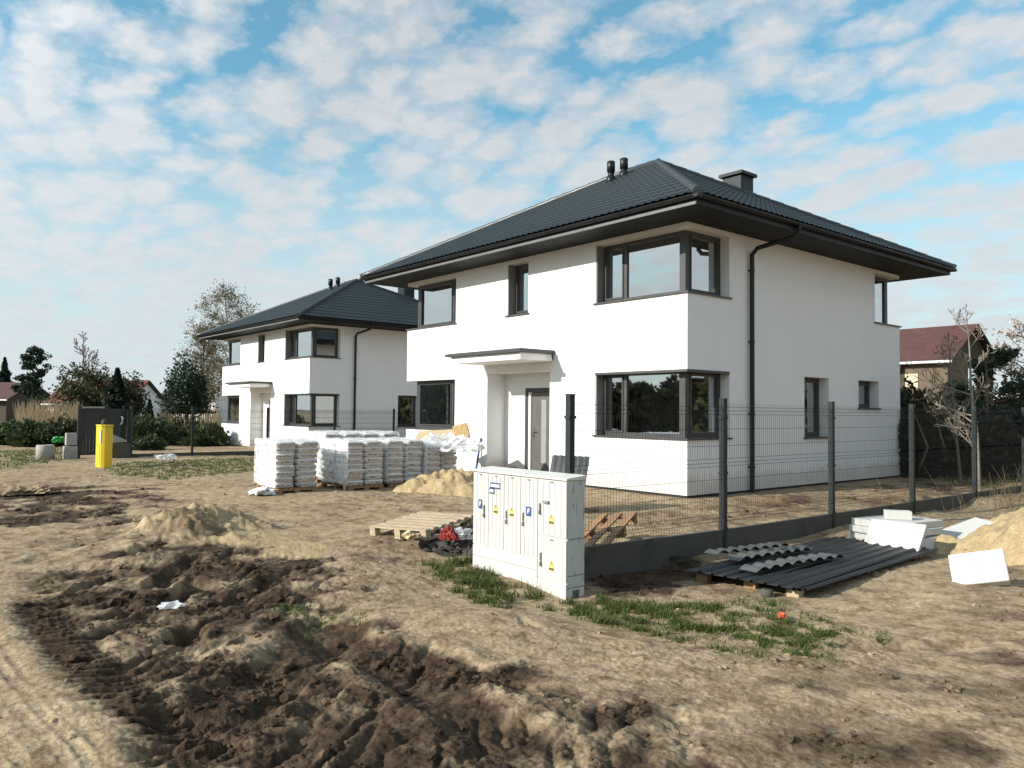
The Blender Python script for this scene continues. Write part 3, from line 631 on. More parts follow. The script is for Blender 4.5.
# ---------------------------------------------------------------- the white house (origin at its near corner, front along -X, side along +Y)
L_, W_ = 10.08, 8.99
XA, YB, XUL = -2.458, 1.37, -7.671
Z1, T1, Z2, T2, ZW = 1.112, 2.456, 3.963, 5.226, 5.32
SB = .22
def build_house(label):
    H = empty('house', label, 'house')
    opens = [((XA, -.01, Z1), (.01, YB, T1)), ((XA, -.01, Z2), (.01, YB, T2)),
             ((-L_-.01, -.01, Z1), (XUL, 1.4, T1)), ((-L_-.01, -.01, Z2), (XUL, 1.4, T2)),
             ((-5.485, -.01, Z2), (-4.703, .43, T2)), ((-6.265, -.01, -.1), (-3.914, .577, 2.56)),
             ((-5.467, .5, -.1), (-4.40, 1.05, 2.19)),
             ((-.43, 4.23, 1.077), (.01, 5.305, T1)), ((-.43, 6.735, 1.77), (.01, 7.8, T1)),
             ((-1.5, 7.62, Z2), (.01, W_+.01, T2)), ((-L_-.01, 6, Z2), (-L_+.43, 7.5, T2)), ((-6, W_-.43, .1), (-3, W_+.01, T1)), ((-7, W_-.43, Z2), (-5, W_+.01, T2))]
    t = .42
    def inb(p, a, b): return all(a[i] < p[i] < b[i] for i in range(3))
    def solid(x, y, z):
        if not (-L_ < x < 0 and 0 < y < W_ and .02 < z < ZW): return False
        if any(inb((x, y, z), a, b) for a, b in opens): return False
        if x < -L_+t or x > -t or y < t or y > W_-t: return True
        if -6.265-t < x < -3.914+t and y < .577+t and z < 2.56+.25: return True
        if 2.62 < z < 2.86 or z < .1 or z > 5.26: return True
        if -3.2 < x < -3.05 and y > 2.2: return True
        if 4.3 < y < 4.42 and x < -1.5: return True
        if -6.9 < x < -6.78 and y > 1.6: return True
        return False
    bx = sorted(set([-L_, 0, -L_+t, -t, -6.265-t, -3.914+t, -3.2, -3.05, -1.5, -6.9, -6.78]+[v[i][0] for v in opens for i in (0, 1)]))
    by = sorted(set([0, W_, t, W_-t, .577+t, 2.2, 4.3, 4.42, 1.6]+[v[i][1] for v in opens for i in (0, 1)]))
    bz = sorted(set([.02, ZW, 2.62, 2.86, 2.81, .1, 5.26]+[v[i][2] for v in opens for i in (0, 1)]))
    cl = lambda b, lo, hi: sorted(set(round(v, 4) for v in b if lo-1e-6 <= v <= hi+1e-6))
    bx, by, bz = cl(bx, -L_, 0), cl(by, 0, W_), cl(bz, .02, ZW)
    g = np.zeros((len(bx)+1, len(by)+1, len(bz)+1), bool)
    for i in range(len(bx)-1):
        for j in range(len(by)-1):
            for k in range(len(bz)-1):
                g[i+1, j+1, k+1] = solid((bx[i]+bx[i+1])/2, (by[j]+by[j+1])/2, (bz[k]+bz[k+1])/2)
    V = {}; vs = []; fs = []
    def vid(i, j, k):
        if (i, j, k) not in V: V[(i, j, k)] = len(vs); vs.append((bx[i], by[j], bz[k]))
        return V[(i, j, k)]
    for i in range(len(bx)-1):
        for j in range(len(by)-1):
            for k in range(len(bz)-1):
                if not g[i+1, j+1, k+1]: continue
                if not g[i, j+1, k+1]: fs.append([vid(i, j, k), vid(i, j, k+1), vid(i, j+1, k+1), vid(i, j+1, k)])
                if not g[i+2, j+1, k+1]: fs.append([vid(i+1, j, k), vid(i+1, j+1, k), vid(i+1, j+1, k+1), vid(i+1, j, k+1)])
                if not g[i+1, j, k+1]: fs.append([vid(i, j, k), vid(i+1, j, k), vid(i+1, j, k+1), vid(i, j, k+1)])
                if not g[i+1, j+2, k+1]: fs.append([vid(i, j+1, k), vid(i, j+1, k+1), vid(i+1, j+1, k+1), vid(i+1, j+1, k)])
                if not g[i+1, j+1, k]: fs.append([vid(i, j, k), vid(i, j+1, k), vid(i+1, j+1, k), vid(i+1, j, k)])
                if not g[i+1, j+1, k+2]: fs.append([vid(i, j, k+1), vid(i+1, j, k+1), vid(i+1, j+1, k+1), vid(i, j+1, k+1)])
    mb = MB(); mb.add(vs, fs); mb.build('wall', M['plaster'], H)
    MB().box((-L_+.03, .03, -.6), (-.03, W_-.03, .018)).build('foundation', M['base_shade'], H)

    # windows: plane through origin o, along u, outward normal n
    def window(o, u, n, w, z0, z1, mull, sash=(), sill=None, reveal=None, top=None):
        o, u, n = Vector((*o, 0)), Vector((*u, 0)), Vector((*n, 0))
        def B(mb, a0, a1, d0, d1, zz0, zz1):
            ps = [o+u*a+n*d for a, d in ((a0, d0), (a1, d0), (a1, d1), (a0, d1))]
            if (ps[1]-ps[0]).cross(ps[3]-ps[0]).z < 0: ps = [ps[0], ps[3], ps[2], ps[1]]
            mb.add([(q.x, q.y, zz0) for q in ps]+[(q.x, q.y, zz1) for q in ps], [(3,2,1,0),(4,5,6,7),(0,1,5,4),(1,2,6,5),(2,3,7,6),(3,0,4,7)])
        fr = MB(); fw = .075
        B(fr, 0, w, -.07, 0, z0+.001, z0+fw); B(fr, 0, w, -.07, 0, z1-fw, z1-.001)
        B(fr, 0.001, fw, -.069, -.001, z0+fw, z1-fw); B(fr, w-fw, w-.001, -.069, -.001, z0+fw, z1-fw)
        edges = [fw]
        for mpos in mull: B(fr, mpos-.045, mpos+.045, -.068, -.002, z0+fw, z1-fw); edges += [mpos-.045, mpos+.045]
        edges.append(w-fw)
        panes = [(edges[i], edges[i+1]) for i in range(0, len(edges), 2)]
        for k, (a, b) in enumerate(panes):                 # opening sashes get a second, raised frame
            if k in sash:
                s_ = .035
                B(fr, a, b, -.05, .018, z0+fw, z0+fw+s_); B(fr, a, b, -.05, .018, z1-fw-s_, z1-fw)
                B(fr, a, a+s_, -.05, .017, z0+fw+s_, z1-fw-s_); B(fr, b-s_, b, -.05, .017, z0+fw+s_, z1-fw-s_)
        wo = fr.build('window', M['anthracite'], H)
        for a, b in panes:
            pm = MB(); ps = [o+u*q+n*-.036 for q in (a-.01, b+.01)]
            pq = [(ps[0].x, ps[0].y, z0+fw-.01), (ps[1].x, ps[1].y, z0+fw-.01), (ps[1].x, ps[1].y, z1-fw+.01), (ps[0].x, ps[0].y, z1-fw+.01)]
            pm.add(pq, [(0, 1, 2, 3)]); pm.build('pane', M['glass'], wo)
        if sill:
            sm = MB(); a0, a1, d1 = sill; B(sm, a0, a1, -.01, d1, z0-.028, z0+.004); sm.build('sill', M['anthracite'], wo)
        if reveal:
            rm = MB(); B(rm, reveal[0], reveal[1], .001, reveal[2], z0+.006, z1-.003); rm.build('reveal_panel', M['reveal'], wo)
        if top:
            tm = MB(); B(tm, top[0], top[1], .0, top[2], z1-.05, z1-.004); tm.build('lintel_trim', M['anthracite'], wo)
        return wo
    ov = SB+.045
    for z0, z1, ms in ((Z1, T1, .66), (Z2, T2, .655)):
        # near corner: front and side glazing set back from the wall corner
        window((XA, SB), (1, 0), (0, -1), -XA-SB-.07, z0, z1, (ms,), (0,), (-.05, -XA+.045, ov), (.002, .03, SB-.01), (0, -XA+.0, SB+.012) if z0 == Z1 else None)
        w2 = window((-SB, SB+.07), (0, 1), (1, 0), YB-SB-.07, z0, z1, (), (0,), (-.29, YB-SB-.07+.05, ov-.004), None, (-.3, YB-SB-.07, SB+.008) if z0 == Z1 else None)
        MB().box((-SB-.075, SB-.004, z0), (-SB+.004, SB+.075, z1-.003)).build('corner_post', M['anthracite'], w2)
        # far front corner
        lw = L_+XUL
        ml = window((-L_+SB+.07, SB), (1, 0), (0, -1), XUL-(-L_+SB+.07), z0, z1, (XUL+L_-SB-.07-.42,), (0,), (-.335, XUL+L_-SB-.07+.05, ov), None, None)
        window((-L_+SB, 1.4), (0, -1), (-1, 0), 1.4-SB-.07, z0, z1, (), (), (-.04, 1.4-SB+.2, ov-.004), None, None)
        MB().box((-L_+SB-.004, SB-.004, z0), (-L_+SB+.075, SB+.075, z1-.003)).build('corner_post', M['anthracite'], ml)
    window((-5.485, SB), (1, 0), (0, -1), .782, Z2, T2, (), (0,), (-.05, .83, ov), (.002, .03, SB-.01))
    window((-SB-.02, 4.23), (0, 1), (1, 0), 1.075, 1.077, T1, (), (0,), (-.05, 1.125, ov+.02), None)
    window((-SB-.02, 6.735), (0, 1), (1, 0), 1.065, 1.77, T1, (), (0,), (-.05, 1.115, ov+.02), None)
    wb = window((-SB, 7.62), (0, 1), (1, 0), W_-7.62-SB-.07, Z2, T2, (), (), (-.05, W_-7.62+.045, ov), None)
    MB().box((-SB-.075, W_-SB-.075, Z2), (-SB+.004, W_-SB+.004, T2-.003)).build('corner_post', M['anthracite'], wb)
    window((-SB-.07, W_-SB), (-1, 0), (0, 1), 1.21, Z2, T2, (), (), (-.3, 1.24, ov-.004), None)
    window((-L_+SB, 7.5), (0, -1), (-1, 0), 1.5, Z2, T2, (.75,), (), (-.05, 1.55, ov), None)
    window((-3, W_-SB), (-1, 0), (0, 1), 3, .1, T1, (1.5,), (), (-.02, 3.02, ov), None)
    window((-5, W_-SB), (-1, 0), (0, 1), 2, Z2, T2, (1.,), (), (-.02, 2.02, ov), None)

    # entrance door
    dr = MB(); y0 = .66
    dr.box((-5.467, y0-.05, .03), (-5.34, y0+.06, 2.19)); dr.box((-5.34, y0-.05, 2.08), (-4.40, y0+.06, 2.188)); dr.box((-4.48, y0-.05, .03), (-4.401, y0+.06, 2.08))
    d = dr.build('door_frame', M['anthracite'], H)
    MB().box((-5.34, y0-.07, .04), (-5.265, y0+.05, 2.08)).build('weather_strip', M['whiteplastic'], d)
    door = MB().box((-5.262, y0-.03, .04), (-4.485, y0+.04, 2.075)).build('door', M['doorleaf'], H)
    MB().box((-4.90, y0-.036, .35), (-4.72, y0-.031, 1.9)).build('pane', M['frost'], door)
    hm = MB(); hm.box((-5.21, y0-.045, .98), (-5.16, y0-.031, 1.22)); hm.tube([(-5.185, y0-.05, 1.12), (-5.185, y0-.09, 1.12), (-5.06, y0-.09, 1.12)], .012, 8); hm.build('handle', M['steel'], door)
    MB().box((-6.26, -.02, -.12), (-3.92, .575, .03)).build('doorstep', M['concrete'], H)

    # canopy over the door
    cb = MB().box((-6.44, -1.0, 2.77), (-3.80, -.002, 2.92)).build('canopy', M['plaster'], H)
    cm = MB(); cm.box((-6.49, -1.05, 2.923), (-3.75, -.003, 3.015)); cm.box((-6.56, -1.11, 2.93), (-3.69, -1.055, 3.0)); cm.build('canopy_cap', M['anthracite'], cb)
    MB().tube([(-3.70, -.12, 2.95), (-3.70, -.12, 2.86), (-3.66, -.14, 2.80)], .022, 8).build('spout', M['gutter'], cb)

    # roof: soffit, fascia, gutters, tiled slopes, ridge caps
    e = .90
    sf = MB()
    for a, b in (((-L_-e, -e, 5.325), (e, .05, 5.352)), ((-L_-e, W_-.05, 5.325), (e, W_+e, 5.352)), ((-L_-e, .05, 5.325), (-L_+.05, W_-.05, 5.352)), ((-.05, .05, 5.325), (e, W_-.05, 5.352))): sf.box(a, b)
    E2 = 1.0; EV = 5.50; TAN = .545; HW = (W_+2*E2)/2
    def hp(u0, u1): pass
    nx = (-L_-E2, E2); ny = (-E2, W_+E2)
    apx = (-L_-E2+HW, E2-HW); ay = W_/2; AZ = EV+HW*TAN
    PER, STEP, AMP, LIP = .186, .36, .024, .020
    rv = []; rf = []
    def slope(c0, du, dv, length, kind):
        # c0 eave corner, du along the eave, dv horizontally up-slope; clipped by 45 degree hips
        nu = int(length/PER*6); k = 0; v = 0; rows = []
        while v < HW-1e-6:
            v2 = min(v+STEP, HW); rows += [(v, LIP), (v2, 0.)]; v = v2
        b = len(rv)
        for (v, lip) in rows:
            for i in range(nu+1):
                u = i/nu*length; uu = min(max(u, v), length-v)
                ph = uu/PER*2*math.pi
                wv = AMP*(abs(math.sin(ph/2))**1.4)
                q = c0+du*uu+dv*v
                rv.append((q.x, q.y, EV+v*TAN+wv+lip))
        for r in range(len(rows)-1):
            for i in range(nu): rf.append((b+r*(nu+1)+i, b+r*(nu+1)+i+1, b+(r+1)*(nu+1)+i+1, b+(r+1)*(nu+1)+i))
    LX, LY = L_+2*E2, W_+2*E2
    slope(Vector((nx[0], ny[0], 0)), Vector((1, 0, 0)), Vector((0, 1, 0)), LX, 0)
    slope(Vector((nx[1], ny[0], 0)), Vector((0, 1, 0)), Vector((-1, 0, 0)), LY, 1)
    slope(Vector((nx[1], ny[1], 0)), Vector((-1, 0, 0)), Vector((0, -1, 0)), LX, 0)
    slope(Vector((nx[0], ny[1], 0)), Vector((0, -1, 0)), Vector((1, 0, 0)), LY, 1)
    roof = mesh_np('roof', np.array(rv), np.array(rf), M['roof'], H)
    sf.build('soffit', M['soffit'], roof)
    fa = MB(); th = .022
    fa.box((-L_-e, -e-th, 5.325), (e, -e-.001, 5.50)); fa.box((-L_-e, W_+e+.001, 5.325), (e, W_+e+th, 5.50)); fa.box((e+.001, -e-th, 5.325), (e+th, W_+e+th, 5.50)); fa.box((-L_-e-th, -e-th, 5.325), (-L_-e-.001, W_+e+th, 5.50))
    fa.build('fascia', M['fascia'], roof)
    MB().box((-L_-e, -e-th-.012, 5.318), (e, -e-th-.001, 5.372)).build('lit_eave_strip', M['strip'], roof)  # front only: sunlight along the fascia's lower edge, put in as a paler strip
    # underlay deck so nothing shows through the eaves
    MB().add([(nx[0]+.02, ny[0]+.02, EV-.012), (nx[1]-.02, ny[0]+.02, EV-.012), (nx[1]-.02, ny[1]-.02, EV-.012), (nx[0]+.02, ny[1]-.02, EV-.012), (apx[0], ay, AZ-.03), (apx[1], ay, AZ-.03)],
             [(3, 2, 1, 0), (0, 1, 5, 4), (1, 2, 5), (2, 3, 4, 5), (3, 0, 4)]).build('roof_deck', M['soffit'], roof)
    gt = MB(); gr = .062; go = e+.088
    def gut(p0, p1, out):
        p0, p1, out = Vector(p0), Vector(p1), Vector(out); b = []; n = 9
        for p in (p0, p1):
            for rr_ in (gr, gr-.006):
                for k in range(n):
                    a = math.pi*k/(n-1); b.append(p+out*(math.cos(a)*rr_)+Vector((0, 0, -math.sin(a)*rr_)))
        fs = []
        for k in range(n-1):
            fs += [(k, k+1, 2*n+k+1, 2*n+k), (n+k+1, n+k, 3*n+k, 3*n+k+1)]
        fs += [(0, 2*n, 3*n, n), (n-1, 2*n-1, 4*n-1, 3*n-1)]
        fs += [tuple(list(range(n))), tuple(range(2*n, 3*n))]
        gt.add(b, fs)
        d = (p1-p0); ln = d.length; k = .5
        while k < ln:                                       # brackets
            q = p0+d*(k/ln); t = d.normalized()*.012
            pts = [q+out*(math.cos(math.pi*i/8)*(gr+.006))+Vector((0, 0, -math.sin(math.pi*i/8)*(gr+.006))) for i in range(9)]
            gt.add([a-t for a in pts]+[a+t for a in pts], [(i, i+1, 10+i, 9+i) for i in range(8)]); k += .7
    zg = 5.475
    gut((-L_-go-.06, -go, zg), (go+.06, -go, zg), (0, -1, 0)); gut((go, -go-.06, zg), (go, W_+go+.05, zg), (1, 0, 0))
    gut((go+.06, W_+go, zg), (-L_-go-.06, W_+go, zg), (0, 1, 0)); gut((-L_-go, W_+go+.06, zg), (-L_-go, -go-.06, zg), (-1, 0, 0))
    gt.build('gutter', M['gutter'], roof)
    for a, b in (((nx[0], ny[0], EV), (apx[0], ay, AZ)), ((nx[1], ny[0], EV), (apx[1], ay, AZ)), ((nx[1], ny[1], EV), (apx[1], ay, AZ)), ((nx[0], ny[1], EV), (apx[0], ay, AZ)), ((apx[0]-.05, ay, AZ), (apx[1]+.05, ay, AZ))):
        rm = MB(); a, b = Vector(a), Vector(b); nseg = max(2, int((b-a).length/.38)); pts = []; rad = []
        for i in range(nseg):
            pts += [a+(b-a)*(i/nseg), a+(b-a)*((i+.97)/nseg)]; rad += [.098, .084]
        pts.append(b); rad.append(.095)
        pts = [q+Vector((0, 0, .012)) for q in pts]; rm.tube(pts, rad, 12); rm.build('ridge_cap', M['ridge'], roof)
    # chimney and vent pipes
    cx, cy, cz_ = -3.45, 6.72, 8.36
    cbm = MB().box((cx-.30, cy-.30, 6.9), (cx+.30, cy+.30, cz_-.09)).build('chimney', M['roof'], H)
    MB().box((cx-.38, cy-.38, cz_-.088), (cx+.38, cy+.38, cz_)).build('chimney_cap', M['roof'], cbm)
    for fx, fy in ((611, 163), (624, 160)):
        q = D(fx, fy, 21.75)
        zb = EV+(q[1]+E2)*TAN
        pm = MB().lathe([(.0, zb-.1), (.15, zb-.1), (.12, zb+.12), (.088, zb+.14), (.088, q[2]-.26), (.112, q[2]-.25), (.112, q[2]+.03), (.09, q[2]+.045), (0, q[2]+.045)], (q[0], q[1], 0), 16)
        pm.build('vent_pipe', M['gutter'], H)
    # downpipe on the side wall
    dp = MB(); dp.tube([(go, 2.33, zg-.04), (go, 2.33, zg-.16), (go-.12, 2.29, zg-.27), (.20, 2.06, 5.05), (.085, 2.045, 4.93), (.085, 2.045, 4.7), (.085, 2.045, -.08)], .048, 12)
    for z in (4.6, 3.1, 1.6, .5): dp.tube([(.085, 2.045, z-.02), (.085, 2.045, z+.02)], .058, 12); dp.box((0.0, 2.02, z-.015), (.05, 2.07, z+.015))
    dp.build('downpipe', M['gutter'], H)
    return H
H1 = build_house('large white two storey house with a black hip roof, nearest the camera')
H2 = copy_tree(H1); H2.location = (-20.66, 1.94, -.18)
for k_ in kids(H2):                                        # the further house has a flatter roof
    if k_.name.startswith('roof'): k_.scale.z = .89; k_.location.z = 5.5*.11
    if k_.name.startswith(('vent_pipe', 'chimney')): k_.location.z = -.30
H2['label'] = 'smaller looking white house with black hip roof standing further back, behind the sack pallets'
H1['group'] = H2['group'] = 'matching white houses with black roofs'
# ---------------------------------------------------------------- fences
def plz(y): return float(np.interp(y, [-6.3, -3.07, 7.72, 12], [.115, .075, .08, .10]))
def wire_panel(p0, p1, zt0, zt1, hgt, out, parent, wire=.0021, pitch=.05):
    p0, p1, out = Vector((*p0, 0)), Vector((*p1, 0)), Vector((*out, 0)); d = p1-p0; ln = d.length; mb = MB()
    folds = [(-.10, 1), (-.78, 1), (-hgt+.12, 1)]
    prof = [(0., 0)]
    for c, _ in folds: prof += [(c+.05, 0), (c, .03), (c-.05, 0)]
    prof.append((-hgt, 0))
    n = int(ln/pitch)
    for i in range(n+1):
        q = p0+d*(i/n); zt = zt0+(zt1-zt0)*i/n
        mb.tube([q+out*o_+Vector((0, 0, zt+z)) for z, o_ in prof], wire, 3, cap=False, smooth=False)
    hz = []
    for c, _ in folds: hz += [(c+.05, .004), (c, .033), (c-.05, .004)]
    for z in (-.34, -.56, -1.0, -1.2): hz.append((z, .004))
    for z, o_ in hz: mb.tube([p0+out*o_+Vector((0, 0, zt0+z)), p1+out*o_+Vector((0, 0, zt1+z))], wire*1.15, 4, cap=False, smooth=False)
    return mb.build('wire_panel', M['wire'], parent)
def fence_post(x, y, z0, z1, parent, w=.037, clamps=(), out=(1, 0)):
    mb = MB().box((x-w, y-w, z0), (x+w, y+w, z1)); mb.box((x-w-.004, y-w-.004, z1+.0005), (x+w+.004, y+w+.004, z1+.014))
    for z in clamps: mb.box((x-w-.005, y-w-.014, z-.016), (x+w+.005, y+w+.014, z+.016))
    return mb.build('fence_post', M['fence'], parent)
FX = 3.257
F = empty('wire_fence', 'dark wire mesh fence on a concrete plinth running past the nearest house', 'fence', (0, 0, 0))
ys = [-6.244+2.8*i for i in range(8)]
for i, y in enumerate(ys):
    fence_post(FX, y, -.65, 1.79, F, .037, (1.55, .82, .1))
    if i < len(ys)-1:
        y2 = ys[i+1]; a, b = plz(y), plz(y2)
        mb = MB(); w = .028; ya, yb = y+.04, y2-.04
        mb.add([(FX-w, ya, a-.55), (FX+w, ya, a-.55), (FX+w, yb, b-.55), (FX-w, yb, b-.55), (FX-w, ya, a), (FX+w, ya, a), (FX+w, yb, b), (FX-w, yb, b)],
               [(0,3,2,1),(4,5,6,7),(0,1,5,4),(1,2,6,5),(2,3,7,6),(3,0,4,7)])
        mb.build('plinth_board', M['plinth'], F)
        wire_panel((FX, y+.045), (FX, y2-.045), 1.74, 1.74, 1.62, (1, 0), F)
F2 = empty('wire_fence', 'distant wire fence beside the house standing further back', 'fence', (0, 0, 0))
X2 = -19.8; y2s = [-5.25, -2.95, -.15, 2.67, 5.45, 8.2, 11.0]
for i, y in enumerate(y2s):
    fence_post(X2, y, -.7, 1.66, F2, .035)
    if i < len(y2s)-1:
        wire_panel((X2, y+.045), (X2, y2s[i+1]-.045), 1.6, 1.62, 1.55, (1, 0), F2, .003, .07)
        MB().box((X2-.03, y+.04, -.6), (X2+.03, y2s[i+1]-.04, .02)).build('plinth_board', M['plinth'], F2)

# ---------------------------------------------------------------- sliding gate at the far plot
GT = empty('metal_gate', 'black metal gate with two leaves behind the yellow cabinet', 'gate', (0, 0, 0))
def gy(pxx): return float(PLN(pxx, 430, 0, X2)[1])
g0, g1, g2, g3 = gy(79), gy(93), gy(105.5), gy(131)
for yy in (g0, g2, g3): MB().box((X2-.05, yy-.05, -.5), (X2+.05, yy+.05, 1.66)).build('gate_post', M['blackgate'], GT)
for a, b, off, s in ((g0+.06, g2-.06, -.02, 1), (g2+.06, g3-.06, -.03, 2)):
    mb = MB(); w = .028
    for za, zb in ((.02, .09), (1.50, 1.57)): mb.box((X2+off-w, a, za), (X2+off+w, b, zb))
    for yy in (a, b-.06): mb.box((X2+off-w+.001, yy, .09), (X2+off+w-.001, yy+.06, 1.50))
    k = a+.07
    while k < b-.1: mb.box((X2+off-.012, k, .09), (X2+off+.012, k+.095, 1.50)); k += .103
    leaf = mb.build('gate_leaf', M['blackgate'], GT)
    if s == 2:
        hy = gy(121); MB().tube([(X2+.03, hy, 1.30), (X2+.09, hy+.02, 1.24), (X2+.09, hy, 1.08), (X2+.03, hy-.02, 1.04)], .03, 8).build('handle', M['whiteplastic'], leaf)
MB().box((X2-.06, g0+.06, 1.585), (X2+.06, g2-.06, 1.64)).build('top_rail', M['concrete'], GT)
def slabz(a, b, name, mt, parent=None, bev=.0): return MB().box(a, b).build(name, mt, parent, bev)
ya, yb = gy(64), gy(77.5)
o = MB().box((X2-.12, ya, -.12), (X2+.12, yb, .33)).build('concrete_block', M['concrete'], None, .015); tag(o, 'lower pale concrete block left of the black gate', 'concrete block', 'concrete blocks by the gate')
o = MB().box((X2-.14, gy(66), .36), (X2+.08, gy(77), .76)).build('concrete_block', M['concrete'], None, .015); tag(o, 'upper concrete block resting on another beside the black gate', 'concrete block', 'concrete blocks by the gate')
mb = MB(); a = gy(110); b = gy(124); mb.prism([(0, 0), (b-a, .03), (b-a, .09), (0, .30)], .16, 0, Matrix.Translation((X2+.22, a, .42)) @ Matrix(((0, 0, 1, 0), (1, 0, 0, 0), (0, 1, 0, 0), (0, 0, 0, 1))))
o = mb.build('wedge_stone', M['concrete'], None, .01); tag(o, 'pale wedge of concrete leaning on the black gate right of the yellow cabinet', 'concrete wedge')
mb = MB().box((X2+.16, a-.1, -.2), (X2+.5, b+.1, .40)); o = mb.build('stone_plinth', M['plinth'], None, .02); tag(o, 'dark concrete footing under the pale wedge by the gate', 'concrete footing')

# yellow gas cabinet
q = G(103, 467, 0); yw = .235
Y = empty('gas_cabinet', 'tall yellow gas cabinet standing in the grass', 'gas cabinet', (q[0], q[1], gz(q[0], q[1])-.05), R_(20))
prof = [(-.19, -.08), (-.11, -.15), (.11, -.15), (.19, -.08), (.19, .14), (-.19, .14)]
MB().prism(prof, 1.14).build('cabinet_body', M['yellow'], Y, .012)
lid = MB().prism([(x*1.06, y*1.06) for x, y in prof], .05, 0, Matrix.Translation((0, 0, 1.145))).build('lid', M['yellow'], Y, .008)
MB().box((.075, -.162, .70), (.11, -.152, 1.05)).build('notice', M['whiteplastic'], Y)
MB().box((-.10, -.157, .12), (.065, -.151, 1.08)).build('door', M['yellow'], Y)
o = MB().lathe([(0, 0), (.07, 0), (.09, .05), (.06, .12), (.02, .15), (0, .15)], (q[0]+.04, q[1], gz(q[0], q[1])+1.145), 10).build('valve_cap', M['rubble']); tag(o, 'small dark cap lying on top of the yellow cabinet', 'cap')

q = G(45, 457, 0)
o = MB().lathe([(.19, 0), (.26, 0), (.26, .50), (.245, .52), (.205, .52), (.19, .50), (.19, 0)], (0, 0, 0), 32).build('well_ring', M['concrete']); o.location = (q[0], q[1], gz(q[0], q[1])-.05); tag(o, 'round concrete well ring standing on the mud', 'concrete ring')
q = G(3, 440, 0); o = MB(); r2 = random.Random(3)
for k in range(3):
    for i in range(2): o.box((i*1.15-.3*k*.1, 0, k*.31), (i*1.15+1.1, .6, k*.31+.29))
o = o.build('block_stack', M['plinth'], None, .015); o.location = (q[0]-.6, q[1]-.6, gz(q[0], q[1])); o.rotation_euler = (0, 0, R_(45)); tag(o, 'grey concrete block stack cut by the left picture edge', 'block stack')
q = G(60, 444, 0)
def crumple(name, mt, loc, r, sq, seed, label, cat, sub=4, amp=.5):
    v, f = ico(sub); n = fbm(v[:, 0]*2+seed, v[:, 1]*2+v[:, 2]*2.3, 1., 4, seed)
    v = v*(1+amp*n)[:, None]*np.array([1, .8, sq])*r
    v[:, 2] = np.maximum(v[:, 2], -.25*r*sq)
    o_ = mesh_np(name, v, f, mt); o_.location = loc; o_.rotation_euler = (0, 0, seed*1.3)
    return tag(o_, label, cat)
crumple('plastic_bag', M['green'], (q[0], q[1], .12), .32, .6, 31, 'crumpled bright green plastic between the well ring and the gate', 'plastic bag')

# ---------------------------------------------------------------- electrical cabinet
CX0, CX1, CY0, CY1, CZ0, CZT = 2.11, 3.687, -6.698, -6.44, -.50, .937
E = empty('utility_cabinet', 'wide off white electrical cabinet with several narrow doors at the fence corner', 'utility cabinet', (CX0, CY0, CZ0))
def cloc(o_):
    if o_.parent is E: o_.location = (-CX0, -CY0, -CZ0)
    return o_
cloc(MB().box((CX0, CY0+.012, CZ0), (CX1-.003, CY1, .905)).build('cabinet_body', M['cab'], E, .008))
cloc(MB().box((CX1-.0028, CY0+.02, CZ0), (CX1, CY1-.002, .90)).build('side_panel', M['cabside'], E))
rf_ = MB(); rf_.add([(CX0-.012, CY0-.014, .906), (CX1+.012, CY0-.014, .906), (CX1+.012, CY1+.012, .906), (CX0-.012, CY1+.012, .906), (CX0-.012, CY0-.014, .93), (CX1+.012, CY0-.014, .93), (CX1+.012, CY1+.012, .955), (CX0-.012, CY1+.012, .955)],
        [(0,3,2,1),(4,5,6,7),(0,1,5,4),(1,2,6,5),(2,3,7,6),(3,0,4,7)]); cloc(rf_.build('cabinet_roof', M['cabroof'], E, .006))
dx = [CX0, 2.399, 2.68, 2.966, 3.244, CX1]
def cdoor(x0, x1, z0, z1, ribs):
    mb = MB(); g_ = .005
    mb.box((x0+g_, CY0, z0+g_), (x1-g_, CY0+.0115, z1-g_))
    for k in range(ribs):
        xc = x0+(k+1)*(x1-x0)/(ribs+1); mb.box((xc-.006, CY0-.005, z0+.02), (xc+.006, CY0-.0003, z1-.02))
    o_ = cloc(mb.build('door', M['cab'], E, .0025))
    xm = (x0+x1)/2; cloc(MB().box((xm-.022, CY0-.008, z1-.03), (xm+.022, CY0-.0005, z1-.016)).build('vent_cap', M['handle'], o_)); return o_
doors = []
for i in range(4): doors.append(cdoor(dx[i], dx[i+1], .065, .90, 3))
doors.append(cdoor(dx[4], dx[5], .315, .90, 4)); doors.append(cdoor(dx[4], dx[5], -.13, .305, 0))
bs = MB()
bs.box((dx[0]+.004, CY0-.001, -.06), (dx[4]-.004, CY0+.0115, .058)); bs.box((dx[0]+.004, CY0-.001, CZ0), (dx[4]-.004, CY0+.0115, -.066)); bs.box((dx[4]+.004, CY0-.001, CZ0), (dx[5]-.004, CY0+.0115, -.138))
cloc(bs.build('base_panel', M['cab'], E, .002))
sg = MB()
for z in (.31, -.06, -.18): sg.box((CX1+.0005, CY0+.02, z-.003), (CX1+.0025, CY1-.004, z+.003))
sg.box((CX1+.0005, CY0+.09, -.30), (CX1+.004, CY1-.08, -.21)); cloc(sg.build('side_seam', M['seam'], E))
def chandle(x, z, ln, par): 
    mb = MB(); mb.box((x-.009, CY0-.012, z-ln/2), (x+.009, CY0-.0005, z+ln/2)); mb.box((x-.006, CY0-.028, z-ln/2), (x+.008, CY0-.0125, z-ln/2+.045)); mb.box((x-.007, CY0-.02, z-.01), (x+.007, CY0-.0125, z+ln/2-.01)); cloc(mb.build('handle', M['handle'], par))
def zc_(pxx, pyy): p_ = PLN(pxx, pyy, 1, CY0); return p_[0], p_[2]
